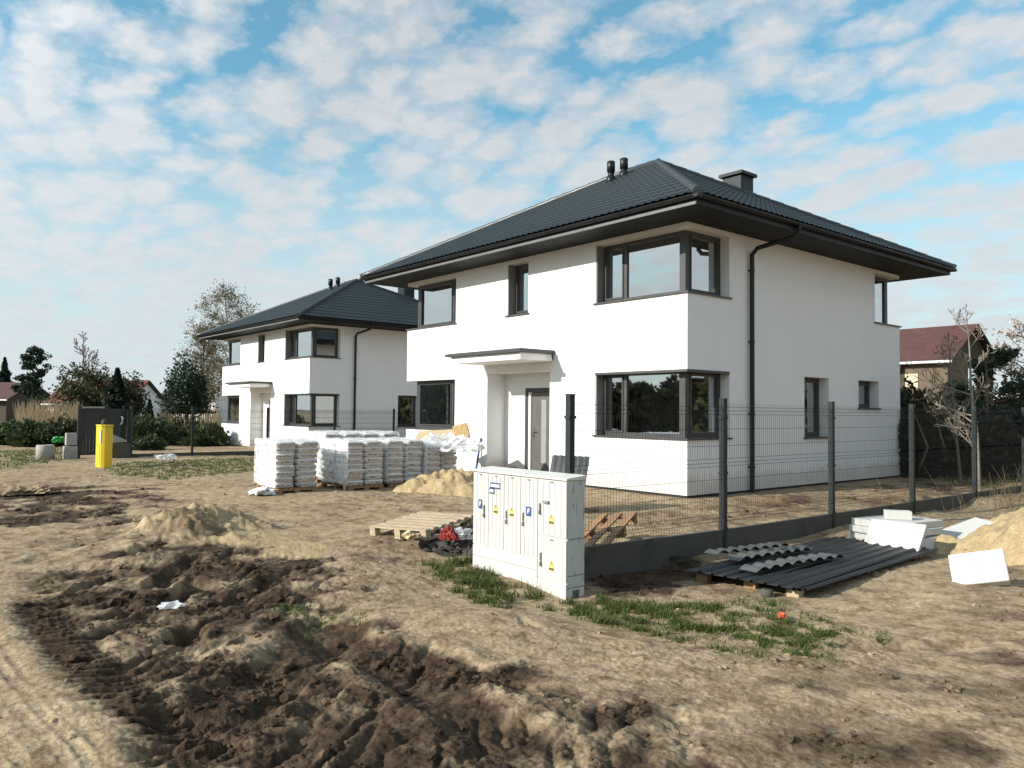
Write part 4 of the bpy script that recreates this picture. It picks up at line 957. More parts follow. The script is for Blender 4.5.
for (a, b), i, ln in (((484.6, 511), 0, .14), ((507, 517), 2, .15), ((523.7, 519), 3, .15), ((540.5, 508.5), 4, .12), ((541.2, 559), 5, .14)):
    x, z = zc_(a, b); chandle(x, z, ln, doors[i])
x, z = zc_(547.5, 502); cloc(MB().box((x-.055, CY0-.03, z-.012), (x+.03, CY0-.0005, z+.012)).build('padlock_hasp', M['handle'], doors[4]))
def warn(a, b, i):                                          # yellow triangle above a yellow strip with dark marks
    x, z = zc_(a, b); w = .034
    mb = MB(); P_ = lambda xx, zz, dy: (x+xx, CY0-dy, z+zz)
    mb.add([P_(-w, -.01, .0065), P_(w, -.01, .0065), P_(0, .052, .0065)], [(0, 1, 2)], 0); mb.add([P_(-w, -.055, .0065), P_(w, -.055, .0065), P_(w, -.016, .0065), P_(-w, -.016, .0065)], [(0, 1, 2, 3)], 0)
    mb.add([P_(.006, .045, .0075), P_(-.010, .018, .0075), P_(.002, .02, .0075), P_(-.006, -.004, .0075), P_(.012, .026, .0075), P_(.0, .024, .0075)], [(0, 1, 2), (3, 4, 5)], 1)
    for k, (u0, u1) in enumerate(((-.03, -.012), (-.008, .008), (.012, .03))): mb.add([P_(u0, -.048, .0075), P_(u1, -.048, .0075), P_(u1, -.024, .0075), P_(u0, -.024, .0075)], [(0, 1, 2, 3)], 1)
    cloc(mb.build('warning_label', [M['yellowlabel'], M['black']], doors[i]))
for a, b, i in ((495.8, 508.5, 1), (511.8, 511.5, 2), (551.4, 519, 4), (551.6, 565.5, 5)): warn(a, b, i)
def bluelabel(a, b, w, h, i, marks):
    x, z = zc_(a, b); mb = MB(); mb.box((x-w, CY0-.0075, z-h), (x+w, CY0-.0062, z+h), 0)
    for (u0, v0, u1, v1) in marks: mb.box((x+u0*w, CY0-.009, z+v0*h), (x+u1*w, CY0-.0078, z+v1*h), 1)
    cloc(mb.build('blue_label', [M['blue'], M['labelwhite']], doors[i]))
bluelabel(480.6, 503.8, .034, .052, 0, [(-.35, -.5, -.1, .6), (-.35, .45, .45, .65), (.2, -.1, .45, .44), (-.05, -.15, .45, .05)])
bluelabel(528.9, 511.3, .040, .050, 3, [(-.35, -.5, -.1, .6), (-.35, .45, .45, .65), (.2, -.1, .45, .44), (-.05, -.15, .45, .05)])
mk = []; r3 = random.Random(5); u = -.86
while u < .8: w_ = r3.uniform(.10, .16); mk.append((u, -.5, min(u+w_, .88), .5)); u += w_+.06
bluelabel(495.6, 485.7, .088, .034, 1, mk)
bluelabel(492.2, 490.6, .045, .034, 1, [(-.75, -.5, -.45, .5), (-.3, -.5, .1, .5), (.25, -.5, .7, .5)])

# ---------------------------------------------------------------- pallets of bagged plaster
def wood_pallet(name, label, loc, rz, group=None, lx=1.2, ly=.8, tilt=(0, 0), mt='wood', cat='pallet'):
    P_ = empty(name, label, cat, loc, rz, group); P_.rotation_euler = (tilt[0], tilt[1], rz)
    pallet_parts(P_, lx, ly, mt); return P_
def pallet_parts(P_, lx, ly, mt='wood'):
    n = 7
    for k in range(n):
        y = -ly/2+k*(ly-.09)/(n-1); MB().box((-lx/2, y, .122), (lx/2, y+.09, .144)).build('deck_board', M[mt], P_, .002)
    for x in (-lx/2, -.05, lx/2-.1):
        MB().box((x, -ly/2+.001, .100), (x+.1, ly/2-.001, .121)).build('stringer_board', M[mt], P_)
        for y in (-ly/2+.002, -.05, ly/2-.102): MB().box((x+.001, y, .024), (x+.099, y+.1, .099)).build('block', M[mt], P_)
        MB().box((x, -ly/2, .0), (x+.1, ly/2, .022)).build('skid', M[mt], P_)
def bag_mesh(seed, lx=.575, ly=.395, lz=.132):
    n = 9; V = []; Fq = []
    bm = bmesh.new(); bmesh.ops.create_cube(bm, size=1); bmesh.ops.subdivide_edges(bm, edges=bm.edges, cuts=5, use_grid_fill=True)
    v = np.array([q.co[:] for q in bm.verts])*2
    f = [[w.index for w in q.verts] for q in bm.faces]; bm.free()
    p_ = 6.; nn = (np.abs(v)**p_).sum(1)**(1/p_); v = v/nn[:, None]
    zsc = 1-.35*np.maximum(np.abs(v[:, 0])**6, np.abs(v[:, 1])**6)
    v[:, 2] *= zsc
    v = v*np.array([lx/2, ly/2, lz/2])
    v += .010*np.stack([fbm(v[:, 1]*9+seed, v[:, 2]*14, 1, 2, seed), fbm(v[:, 0]*8+seed, v[:, 2]*14, 1, 2, seed+1), .8*fbm(v[:, 0]*7, v[:, 1]*7+seed, 1, 2, seed+2)], 1)
    me = bpy.data.meshes.new('bag'); me.from_pydata(v.tolist(), [], f); me.polygons.foreach_set('use_smooth', [True]*len(f)); me.materials.append(M['bag']); return me
BAGS = [bag_mesh(300+7*k) for k in range(5)]
def bag_pallet(label, x1, y0, z, rz, layers=8, film=True):      # x1,y0: corner nearest the camera
    P_ = empty('sack_pallet', label, 'sack pallet', (x1-.62*math.cos(rz), y0+.42, z-.06), rz, 'pallets stacked with white sacks')
    pallet_parts(P_, 1.2, .8, 'wood2')
    for l in range(layers):
        zz = .144+.055+l*.1125
        for ix in (-1, 1):
            for iy in (-1, 1):
                b = bpy.data.objects.new('bag', BAGS[rnd.randrange(5)]); COL.objects.link(b); b.parent = P_
                b.location = (ix*.290+rnd.uniform(-.022, .022), iy*.235+rnd.uniform(-.016, .016), zz); b.rotation_euler = (rnd.uniform(-.02, .02), rnd.uniform(-.02, .02), rnd.uniform(-.055, .055)+(math.pi if rnd.random() < .5 else 0))
    if film:                                                   # loose clear film over the top and down the front
        n, m_ = 40, 60; hx, hy, top = .61, .448, .144+layers*.1125+.03; dn = layers*.1125-.02
        V = []; 
        for j in range(m_+1):
            t = j/m_; s = t*(2*hy+dn+.2)                          # travels up the front, over the top, and a little down the back
            for i in range(n+1):
                x = -hx+2*hx*i/n
                if s < dn: y, zq = -hy, top-dn+s
                elif s < dn+2*hy: y, zq = -hy+(s-dn), top
                else: y, zq = hy, top-(s-dn-2*hy)
                V.append((x, y, zq))
        V = np.array(V); o_ = fbm(V[:, 0]*5+label.__len__(), V[:, 1]*5+V[:, 2]*6, 1., 3, 330)
        V[:, 2] += .022*o_*(np.abs(V[:, 1]) < hy-.001); V[:, 1] += np.where(np.abs(V[:, 1]) >= hy-.001, np.sign(V[:, 1])*.018*np.abs(o_), 0)
        i_ = np.arange(m_)[:, None]*(n+1); j_ = np.arange(n)[None]
        Fq = np.stack([i_+j_, i_+j_+1, i_+n+2+j_, i_+n+1+j_], -1).reshape(-1, 4)
        mesh_np('stretch_film', V, Fq, M['film'], P_, smooth=True)
    return P_
XR = -4.78
def syy(pxx): return float(PLN(pxx, 470, 0, XR)[1])
bag_pallet('sack pallet at the end of the row, its white front in full sun', XR-.12, syy(282), 0, R_(-3))
bag_pallet('second sack pallet counted from the camera, its front half shaded', XR+.05, syy(347), -.01, R_(2))
bag_pallet('third sack pallet along the row from the road', XR-.02, syy(391), -.02, R_(-1))
bag_pallet('last sack pallet of the row, standing next to the sand heap', XR+.0, syy(427), -.03, R_(3), 7)
bag_pallet('sack pallet tucked behind the second one of the row', XR-1.5, syy(347)+.35, -.01, R_(-3), 9)
bag_pallet('sack pallet tucked behind the third one of the row', XR-1.6, syy(391)+.3, -.02, R_(1), 9)
q = G(255, 494, 0); crumple('plastic_bag', M['bag'], (q[0]+.1, q[1]+.1, .03), .26, .35, 41, 'torn white sack lying at the foot of the end pallet', 'torn sack')
q = G(346, 490, 0); o = MB().box((-.02, -.02, -.1), (.025, .02, .22)).build('wood_stake', M['wood']); o.location = (q[0]+.12, q[1]-.1, 0); tag(o, 'short pale wooden stake in front of the second sack pallet', 'stake')

def slab3(name, p0, p1, p3, th, mt, bev=.006, parent=None):
    p0, p1, p3 = Vector(p0), Vector(p1), Vector(p3); n = (p1-p0).cross(p3-p0).normalized(); p2 = p1+p3-p0
    top = [p0, p1, p2, p3]; bot = [q_-n*th for q_ in top]
    return MB().add([tuple(q_) for q_ in bot+top], [(3,2,1,0),(4,5,6,7),(0,1,5,4),(1,2,6,5),(2,3,7,6),(3,0,4,7)]).build(name, mt, parent, bev)
# ---- rubbish by the front door
a, b, c_ = D(414, 440, 18.6), D(454, 438, 18.2), D(419, 431, 19.6)
o = slab3('chipboard', a, b, c_, .05, M['osb']); tag(o, 'long beige board lying over the last sack pallet', 'board')
a, b, c_ = D(455, 440, 18.0), D(470, 436, 18.0), D(452, 426, 18.3)
o = slab3('chipboard', a, b, c_, .16, M['osb_edge'], .02); tag(o, 'thick brown board standing tilted near the entrance wall', 'board')
q = D(447, 448, 17.6); crumple('plastic_sheet', M['film'], tuple(q), .62, .42, 51, 'crumpled clear plastic sheet on the last sack pallet', 'plastic sheet', 4, .7)
q = PLN(461, 468, 2, -.02); crumple('plastic_sheet', M['bag'], (q[0], q[1], .12), .48, .9, 52, 'grey wrapped bundle slumped beside the last sack pallet', 'bundle', 4, .55)
q = PLN(470, 466, 2, -.02); crumple('plastic_bag', M['red'], (q[0], q[1], .16), .24, .8, 53, 'red brown bag between the grey bundle and the entrance', 'bag', 4, .6)
q = PLN(477, 463, 2, -.02); o = MB().tube([(q[0]-.3, q[1]-.15, .34), (q[0], q[1], .14), (q[0]+.25, q[1]+.12, .03)], .075, 12).build('plastic_pipe', M['whiteplastic']); tag(o, 'short white plastic pipe lying on the rubbish near the entrance', 'pipe')
q = PLN(477, 466, 1, -.10); o = MB().tube([(q[0], -.16, -.05), (q[0]+.06, -.03, .92)], .028, 8).build('blue_rod', M['bluerod']); tag(o, 'thin blue rod leaning on the white wall left of the entrance', 'rod')
for k, (pxx, lab) in enumerate(((497.5, 'brown brick nearest the left jamb of the entrance recess'), (503.5, 'brown brick between two others in the entrance recess'), (511.5, 'brown brick closest to the front door'))):
    q = PLN(pxx, 464, 1, .25); o = MB().box((-.12, -.06, 0), (.12, .06, .14 if k < 2 else .2)).build('brick', M['brick'], None, .006); o.location = (q[0], .25, .031); o.rotation_euler = (0, 0, .3*k); tag(o, lab, 'brick', 'bricks in the entrance')

# ---- corrugated sheet behind the cabinet
def profile_sheet(name, lx, ly, mt, period=.14, h=.03, th=.0015, parent=None, wave=False):
    n = max(2, int(lx/period)); V = []; xs = []
    if wave:
        for i in range(n*10+1): xs.append((i*lx/(n*10), h*.5*(1-math.cos(i/10*2*math.pi))))
    else:
        for i in range(n):
            x = i*period
            xs += [(x, 0), (x+period*.74, 0), (x+period*.80, h), (x+period*.93, h), (x+period, 0)]
        xs = [xs[0]]+[b for a_, b in zip(xs[:-1], xs[1:]) if b != a_]
    m_ = len(xs); mb = MB()
    vs = [(x-lx/2, -ly/2, z) for x, z in xs]+[(x-lx/2, ly/2, z) for x, z in xs]+[(x-lx/2, -ly/2, z-th) for x, z in xs]+[(x-lx/2, ly/2, z-th) for x, z in xs]
    fs = [(i, i+1, m_+i+1, m_+i) for i in range(m_-1)]+[(2*m_+i+1, 2*m_+i, 3*m_+i, 3*m_+i+1) for i in range(m_-1)]+[(i+1, i, 2*m_+i, 2*m_+i+1) for i in range(m_-1)]+[(m_+i, m_+i+1, 3*m_+i+1, 3*m_+i) for i in range(m_-1)]
    mb.add(vs, fs, 0, wave); return mb.build(name, mt, parent)
pm_ = (D(548, 463, 13.6)+D(585.5, 463, 13.2))/2; wsh = float(np.linalg.norm(D(548, 463, 13.6)-D(585.5, 463, 13.2)))
dsh = D(585.5, 463, 13.2)-D(548, 463, 13.6); zt = D(566, 456.5, 13.4)[2]; gb = gz(pm_[0], pm_[1]); hs = zt-gb
o = profile_sheet('corrugated_sheet', wsh, hs*1.06, M['tile'], .105, .03, .004, None, True)
o.location = (pm_[0], pm_[1], gb+hs*.5); o.rotation_euler = (R_(72), 0, math.atan2(dsh[1], dsh[0])); tag(o, 'grey corrugated sheet propped upright behind the white cabinet', 'corrugated sheet')
nrm = Vector((-dsh[1], dsh[0], 0)).normalized()
o = MB().tube([Vector((pm_[0], pm_[1], gb-.1))+nrm*.42, Vector((pm_[0], pm_[1], zt-.03))+nrm*.12], .03, 6).build('wood_stake', M['wood']); tag(o, 'wooden stake propping up the grey corrugated sheet', 'stake')

# ---- loose pallet with rubbish beside it
a, b, c_ = G(384, 528, .10), G(446, 534, .12), G(406, 511, .10)
ctr = (b+c_)/2; rz = math.atan2((b-a)[1], (b-a)[0])
wood_pallet('wood_pallet', 'pale empty wooden pallet lying on rubbish left of the cabinet', (ctr[0], ctr[1], -.015), rz, None, .98, 1.05, (R_(5), R_(-2)))
def rubble(name, label, spots, n, seed):
    g_ = np.random.default_rng(seed); v0, f0 = ico(2); V = []; F_ = []; b = 0
    for k in range(n):
        cx, cy, r, hh = spots[k % len(spots)]
        a, t = g_.random()*6.283, g_.random()**.5; s = np.exp(g_.normal(math.log(.055), .45)); ax_ = g_.normal(size=3); ax_ /= np.linalg.norm(ax_)
        q = v0*(1+.7*fbm(v0[:, 0]*1.6+k, v0[:, 1]*1.6+v0[:, 2]*2.1, 1., 3, seed+k % 9))[:, None]*np.array([1.5, .9, .4])*s
        Rm = np.array(Matrix.Rotation(g_.normal()*.7, 3, Vector(ax_)) @ Matrix.Rotation(a*3, 3, 'Z')); q = q @ Rm.T
        x, y = cx+r*t*math.cos(a), cy+r*t*math.sin(a)
        V.append(q+np.array([x, y, gz(x, y)+hh*(1-t)*(.3+.7*g_.random())+s*.2])); F_.append(f0+b); b += len(q)
    return tag(mesh_np(name, np.vstack(V), np.vstack(F_), M['rubble']), label, kind='stuff')
q = G(436, 537, 0); q2_ = G(461, 531, 0); rubble('rubble', 'dark rubbish heaped between the empty pallet and the cabinet', [(q[0]+.1, q[1]+.2, .38, .10), (q2_[0]-.1, q2_[1]+.2, .45, .30)], 130, 61)
q = G(449, 536, .05); crumple('plastic_bag', M['red'], (q[0], q[1], .04), .12, .95, 63, 'red plastic bag in the dark rubbish left of the cabinet', 'bag', 4, .6)
q = G(460, 537, .02); crumple('plastic_bag', M['film'], (q[0], q[1], .03), .15, .7, 64, 'crumpled white bag beside the red bag in the rubbish', 'bag', 4, .6)
q = G(411, 537, .02); crumple('plastic_bag', M['osb'], (q[0], q[1], .02), .12, .5, 65, 'pale scrap at the front edge of the empty pallet', 'scrap', 3, .6)
# ---- broken pallet inside the fence
a, b, c_ = G(588, 541, -.02), G(612, 539, -.04), G(612, 526, .06)
Pb = empty('broken_pallet', 'broken brown pallet tilted up inside the fence right of the cabinet', 'pallet', tuple((a+b)/2), 0)
Pb.location = G(606, 541, -.02); ang = math.atan2((c_-a)[1], (c_-a)[0]); Pb.rotation_euler = (R_(-8), R_(-14), ang)
for k in range(3): MB().box((-.55, -.25+k*.21, .13), (.62, -.14+k*.21, .152)).build('deck_board', M['wood2'], Pb, .002)
for x in (-.5, .05, .5): MB().box((x, -.25, .10), (x+.09, .30, .128)).build('stringer_board', M['wood2'], Pb); MB().box((x+.004, -.24, .01), (x+.086, -.12, .099)).build('block', M['osb_edge'], Pb); MB().box((x+.004, .16, .01), (x+.086, .28, .099)).build('block', M['wood2'], Pb)

# ---------------------------------------------------------------- profiled sheets on timber, offcuts, foam
ZT = -.13; _a, _b, _c, _d = [Vector(G(*q_, ZT)) for q_ in ((702, 566), (786, 590), (930, 552), (834, 532))]
SC0 = (_a+_b+_c+_d)/4; SL = ((_c-_b).length+(_d-_a).length)/2; _u = ((_c-_b)+(_d-_a)); SR = math.atan2(_u.y, _u.x)-math.pi/2; SW = abs((_b-_a).dot(Vector((math.cos(SR), math.sin(SR), 0)))*.5+(_c-_d).dot(Vector((math.cos(SR), math.sin(SR), 0)))*.5)
print('SHEET', SC0, SL, SW, math.degrees(SR))
st = empty('sheet_stack', 'flat stack of dark grey profiled sheets on timber blocks along the fence', 'sheet stack', (SC0.x, SC0.y, 0), SR)
for k, (ox, oy, rr_, w, l) in enumerate(((-.10, .14, .0, SW, SL), (-.05, .06, .01, SW, SL), (.02, .1, -.012, SW, SL), (.03, -.06, .02, SW-.04, SL-.05))):
    o = profile_sheet('profiled_sheet', w, l, M['sheet'], .155, .022, .003, st); o.location = (ox, oy, ZT-.062+k*.015); o.rotation_euler = (0, 0, rr_)
bl = [(-SW*.4, -SL/2+.16), (.0, -SL/2+.22), (SW*.36, -SL/2+.2), (-SW*.4, 0), (SW*.4, .0), (-SW*.4, SL/2-.2), (SW*.4, SL/2-.2)]
for k, (x, y) in enumerate(bl):
    o = MB().box((-.07, -.05, 0), (.07, .05, .16)).build('timber_block', M['wood2'] if k != 2 else M['wood'], st, .006); o.location = (x, y, ZT-.062-.163); o.rotation_euler = (0, 0, .2*math.sin(k*3))
def tile_strip(label, p0, p1, dep, z, k, tilt=.1):
    p0, p1 = Vector(p0), Vector(p1); d = p1-p0; ln = d.length; nx_ = max(30, int(ln*90)); ny_ = 8; V = []
    for j in range(ny_+1):
        for i in range(nx_+1):
            u = i/nx_*ln; v = j/ny_*dep
            w = .038*abs(math.sin(math.pi*u/.20))**1.2
            V.append((u, v, w+(.018 if j == 0 else 0)-.02*(v/dep)+.012*math.sin(u*2+k)))
    V = np.array(V); F1 = np.array([(j*(nx_+1)+i, j*(nx_+1)+i+1, (j+1)*(nx_+1)+i+1, (j+1)*(nx_+1)+i) for j in range(ny_) for i in range(nx_)])
    V2 = V-np.array([0, 0, .003]); F2 = F1[:, ::-1]+len(V)
    rim = []
    for i in range(nx_): rim.append((i+1, i, i+len(V), i+1+len(V)))
    o_ = mesh_np('tile_offcut', np.vstack([V, V2]), np.vstack([F1, F2, np.array(rim)]), M['tile'], None, True)
    o_.location = (p0.x, p0.y, z); o_.rotation_euler = (tilt, 0, math.atan2(d.y, d.x)); return tag(o_, label, 'metal offcut', 'wavy metal offcuts on the sheets')
zt = ZT+.022
tile_strip('wavy grey metal offcut lying nearest the camera on the sheet stack', G(758, 573, zt), G(846, 558, zt), .25, zt, 0)
tile_strip('wavy grey metal offcut between two others on the sheet stack', G(741, 563, zt), G(816, 550, zt), .24, zt+.005, 1)
tile_strip('darker wavy metal offcut lying closest to the fence on the sheet stack', G(718, 557, zt), G(790, 546, zt), .22, zt+.008, 2)
# dark strips of metal on the ground in the fence's shadow
for k, (pa, pb, lab) in enumerate((((592, 585), (642, 569), 'dark metal strip on the ground right of the cabinet'), ((636, 568), (692, 573), 'dark metal strip crossing the grass under the fence plinth'))):
    a, b = Vector(G(*pa, -.33)), Vector(G(*pb, -.33)); o = MB().box((0, -.05, 0), ((b-a).length, .05, .012)).build('metal_strip', M['sheet']); o.location = (a.x, a.y, gz(a.x, a.y)+.035); o.rotation_euler = (R_(4), R_(-1.5), math.atan2((b-a).y, (b-a).x)); tag(o, lab, 'metal strip')
q = G(764, 600, -.3); o = MB().lathe([(.02, 0), (.07, .0), (.075, .03), (.07, .07), (.06, .085), (.02, .085)], (0, 0, 0), 6).build('paving_stone', M['plinth']); o.location = (q[0], q[1]+.05, gz(q[0], q[1])-.01); tag(o, 'grey stone on the ground in front of the sheet stack', 'stone')

fg = 'white foam boards by the fence'
fa, fb = Vector(G(845, 544, -.25)), Vector(G(915, 557, -.25)); fd = (fb-fa); fl = fd.length; fr_ = math.atan2(fd.y, fd.x)
labs = ['lowest white foam board of the layered stack beyond the metal sheets', 'second white foam board from the bottom of the layered stack', 'third white foam board from the bottom of the layered stack', 'topmost flat white foam board of the layered stack']
for k in range(4):
    o = MB().box((0, 0, 0), (.74, 1.0, .092)).build('foam_board', M['foam'], None, .008); of = [0, .03, -.01, .02][k]
    o.location = (fa.x+.02*k, fa.y+.05+of, gz(fa.x+.3, fa.y)-.0+k*.094); o.rotation_euler = (0, 0, fr_+[0, .03, -.02, .04][k]); tag(o, labs[k], 'foam board', fg)
fz = gz(fa.x+.3, fa.y)+.38
ux = Vector((math.cos(fr_), math.sin(fr_), 0)); vy = Vector((-math.sin(fr_), math.cos(fr_), 0))
o = slab3('foam_board', fa+ux*.50-vy*.30+Vector((0, 0, -.02)), fa+ux*1.20-vy*.12+Vector((0, 0, -.02)), Vector((*(fa+ux*.46-vy*.02)[:2], fz+.04)), .07, M['foam'], .01); tag(o, 'large white foam board tilted against the right of the layered stack', 'foam board', fg)
o = MB().box((-.3, -.45, -.05), (.3, .45, .05)).build('foam_board', M['foam'], None, .01); o.location = G(966, 534, -.1); o.rotation_euler = (R_(17), R_(4), R_(-28)); tag(o, 'white foam board leaning at the sand heap side of the stack', 'foam board', fg)
o = slab3('foam_board', G(908, 556, -.24), G(948, 548, -.24), Vector(G(906, 541, -.24))*.0+Vector(G(908, 556, -.24))+Vector((-.05, .05, .17)), .3, M['foam'], .01); tag(o, 'upright white foam piece at the foot of the layered stack', 'foam board', fg)
p = G(886, 519, fz); o = MB().box((0, 0, 0), (.34, .18, .12)).build('foam_block', M['foam'], None, .006); o.location = (p[0], p[1], fz-.004); o.rotation_euler = (0, 0, R_(35)); tag(o, 'small white foam block lying on top of the layered foam stack', 'foam block')
a, b = Vector(G(953, 586, -.25)), Vector(G(1010, 580, -.13)); up_ = Vector((-.13, .20, .30))
o = slab3('foam_board', a, b, a+up_, .11, M['foam'], .014); tag(o, 'thick white foam slab leaning alone on the yellow sand heap', 'foam board', fg)

# litter
q = G(172, 598, -.03); crumple('plastic_scrap', M['film'], (q[0], q[1], gz(q[0], q[1])+.02), .095, .3, 71, 'torn white plastic scrap in the dark mud ruts', 'plastic scrap', 3, .8)
q = G(783, 623, -.25); crumple('plastic_scrap', M['orange'], (q[0], q[1], gz(q[0], q[1])+.02), .055, .6, 72, 'small orange plastic scrap in the grass in front of the sheets', 'plastic scrap', 3, .6)
q = G(166, 462, 0); crumple('plastic_scrap', M['film'], (q[0], q[1], .12), .30, .4, 73, 'pale blue white scrap in the grass right of the yellow cabinet', 'plastic scrap', 3, .6)
for k, (a_, b_, r_, lab) in enumerate(((42, 491, .30, 'flat pale slab of dry earth at the far mud edge, the left one'), (14, 492, .34, 'broad pale lump of dry earth by the left picture edge'))):
    q = G(a_, b_, 0); crumple('earth_lump', M['soil'], (q[0], q[1], .0), r_, .35, 75+k, lab.replace(', the left one', ' beside another lump'), 'earth lump', 4, .4)
q = G(300, 478, 0)
# ---------------------------------------------------------------- vegetation
def cards(C, size, seed, aspect=.55, up=.0, spread=None):
    """leaf quads of about `size` centred on C (n,3), random orientation"""
    g = np.random.default_rng(seed); n = len(C)
    a = g.normal(size=(n, 3)); a[:, 2] *= (1-up); a /= np.linalg.norm(a, axis=1)[:, None]+1e-9
    b = g.normal(size=(n, 3)); b -= (b*a).sum(1)[:, None]*a; b /= np.linalg.norm(b, axis=1)[:, None]+1e-9
    s = size*(.6+.8*g.random(n))[:, None]
    a = a*s; b = b*s*aspect
    V = np.stack([C-a, C+b, C+a, C-b], 1).reshape(-1, 3)
    return V, np.arange(n*4).reshape(-1, 4)
def branches(g, base, height, r0, lev=3, kids_=(9, 5, 4), ang=(55, 45, 40), lenf=(.45, .5, .5), lean=0, droop=0., t0=.25, shape=None, bend=.12):
    segs = []; tips = []
    def grow(p, d, ln, r, l):
        n = 6 if l == 0 else 4; pts = [p]; q = p.copy(); dd = d.copy()
        for i in range(n):
            dd = dd+g.normal(size=3)*bend*(.4 if l == 0 else 1)
            dd[2] += (.10 if l else .02)-(droop if l else 0)
            dd /= np.linalg.norm(dd); q = q+dd*ln/n; pts.append(q.copy())
        rad = [r*(1-.82*i/n) for i in range(n+1)]
        segs.append((l, pts, rad))
        if l >= lev: tips.extend(pts[1:]); return
        if l == lev-1: tips.extend(pts[n//2:])
        k = kids_[l]
        for c in range(k):
            t = t0+(1-t0)*(c+g.random()*.8)/k if l == 0 else .3+.7*(c+g.random())/k
            t = min(t, .98); i = min(int(t*n), n-1); fr = t*n-i; pp = pts[i]*(1-fr)+pts[i+1]*fr
            ax = pts[i+1]-pts[i]; ax /= np.linalg.norm(ax)
            v = g.normal(size=3); v -= v.dot(ax)*ax; v /= np.linalg.norm(v)
            a = R_(ang[l])*(.75+.5*g.random()); nd = ax*math.cos(a)+v*math.sin(a)
            f = (shape(t) if (shape and l == 0) else (1-.55*t))
            grow(pp, nd, ln*lenf[l]*f*(.75+.5*g.random()), max(rad[i]*.55, .006), l+1)
    d0 = np.array([lean, 0, 1.]); d0 /= np.linalg.norm(d0)
    grow(np.array(base, float), d0, height, r0, 0)
    return segs, tips
def wood_mesh(name, segs, mt, parent, minr=.0):
    V = []; Fq = []; b = 0
    for l, pts, rad in segs:
        n = 7 if l == 0 else (5 if l == 1 else 3)
        P_ = np.array(pts); T = np.gradient(P_, axis=0); T /= np.linalg.norm(T, axis=1)[:, None]+1e-9
        ref = np.array([.31, .22, .92]) if abs(T[0][2]) < .8 else np.array([1., .2, 0])
        U = np.cross(T, ref); U /= np.linalg.norm(U, axis=1)[:, None]+1e-9; Wv = np.cross(T, U)
        an = np.arange(n)*2*np.pi/n; rr_ = np.maximum(np.array(rad), minr)
        ring = P_[:, None]+rr_[:, None, None]*(U[:, None]*np.cos(an)[None, :, None]+Wv[:, None]*np.sin(an)[None, :, None])
        V.append(ring.reshape(-1, 3)); m_ = len(pts)
        i = np.arange(m_-1)[:, None]*n; j = np.arange(n)[None]
        Fq.append(b+np.stack([i+j, i+(j+1) % n, i+n+(j+1) % n, i+n+j], -1).reshape(-1, 4)); b += m_*n
    return mesh_np(name, np.vstack(V), np.vstack(Fq), mt, parent, True)
def plant(name, label, cat, loc, segs, C, leaf, size, seed, bark='bark', aspect=.55, group=None, minr=.012, trunk='trunk'):
    T = empty(name, label, cat, loc, 0, group)
    if segs: wood_mesh(trunk, segs, M[bark], T, minr)
    if C is not None and len(C):
        V, Fq = cards(np.asarray(C), size, seed, aspect); mesh_np('crown' if trunk == 'trunk' else 'foliage', V, Fq, M[leaf], T)
    return T
def clump(g, centers, rad, n, flat=.7, shell=.45):
    out_ = []
    for c in centers:
        v = g.normal(size=(n, 3)); v /= np.linalg.norm(v, axis=1)[:, None]; r = rad*(shell+(1-shell)*g.random(n))[:, None]*(.7+.6*g.random())
        out_.append(c+v*r*np.array([1, 1, flat]))
    return np.vstack(out_)
def ellip(g, rx, ry, rz_, n, lumps=.35, seed=0, base=0.):
    v = g.normal(size=(n, 3)); v[:, 2] = np.abs(v[:, 2]) if base == 0 else v[:, 2]; v /= np.linalg.norm(v, axis=1)[:, None]
    k = 1+lumps*fbm(v[:, 0]*2.2+seed, v[:, 1]*2.2+v[:, 2]*2.7, 1., 3, seed)
    r = (g.random(n)**.35)*k
    return v*r[:, None]*np.array([rx, ry, rz_])
def at(pxx, dep):
    q_ = CAM+HF*dep+HR*((pxx-512)/FPX*dep); q_[2] = gz(q_[0], q_[1]); return q_
def hz(pyy, pxx, dep): return float(D(pxx, pyy, dep)[2])
TG = 'trees behind the building plots'
# pine on the left skyline
q = at(31, 70); h = hz(350, 31, 70)-q[2]; g = np.random.default_rng(21)
sg, tp = branches(g, (0, 0, 0), h, .17, 1, (17,), (78,), (.34,), 0, -.02, .28, lambda t: 1.2-.85*t, .05)
cl = clump(g, [tp[i] for i in range(len(tp)) if g.random() < .75]+[np.array([0, 0, h*.97])], .50, 70, .62)
plant('pine_tree', 'dark pine with layered rounded clumps standing alone against the sky', 'tree', q, sg, cl, 'leaf_pine', .13, 1, group=TG)
q = at(4, 90); h = hz(358, 4, 90)-q[2]; g = np.random.default_rng(22)
zz = h*(.12+.88*g.random(3400)); an = g.random(3400)*6.283; rr_ = (h-zz)/h*1.9*(.25+.75*g.random(3400)**.5)*(1+.45*np.sin(zz*6+np.sin(an*3)*1.5))*(1+.3*np.sin(an*5+zz*2))
plant('spruce_tree', 'narrow dark spruce tip behind the roof at the left edge', 'tree', q, [(0, [np.array([0, 0, 0.]), np.array([0, 0, h*.5]), np.array([0, 0, h])], [.16, .1, .02])], np.stack([rr_*np.cos(an), rr_*np.sin(an), zz-.25*rr_], 1), 'leaf_spruce', .18, 2, group=TG)
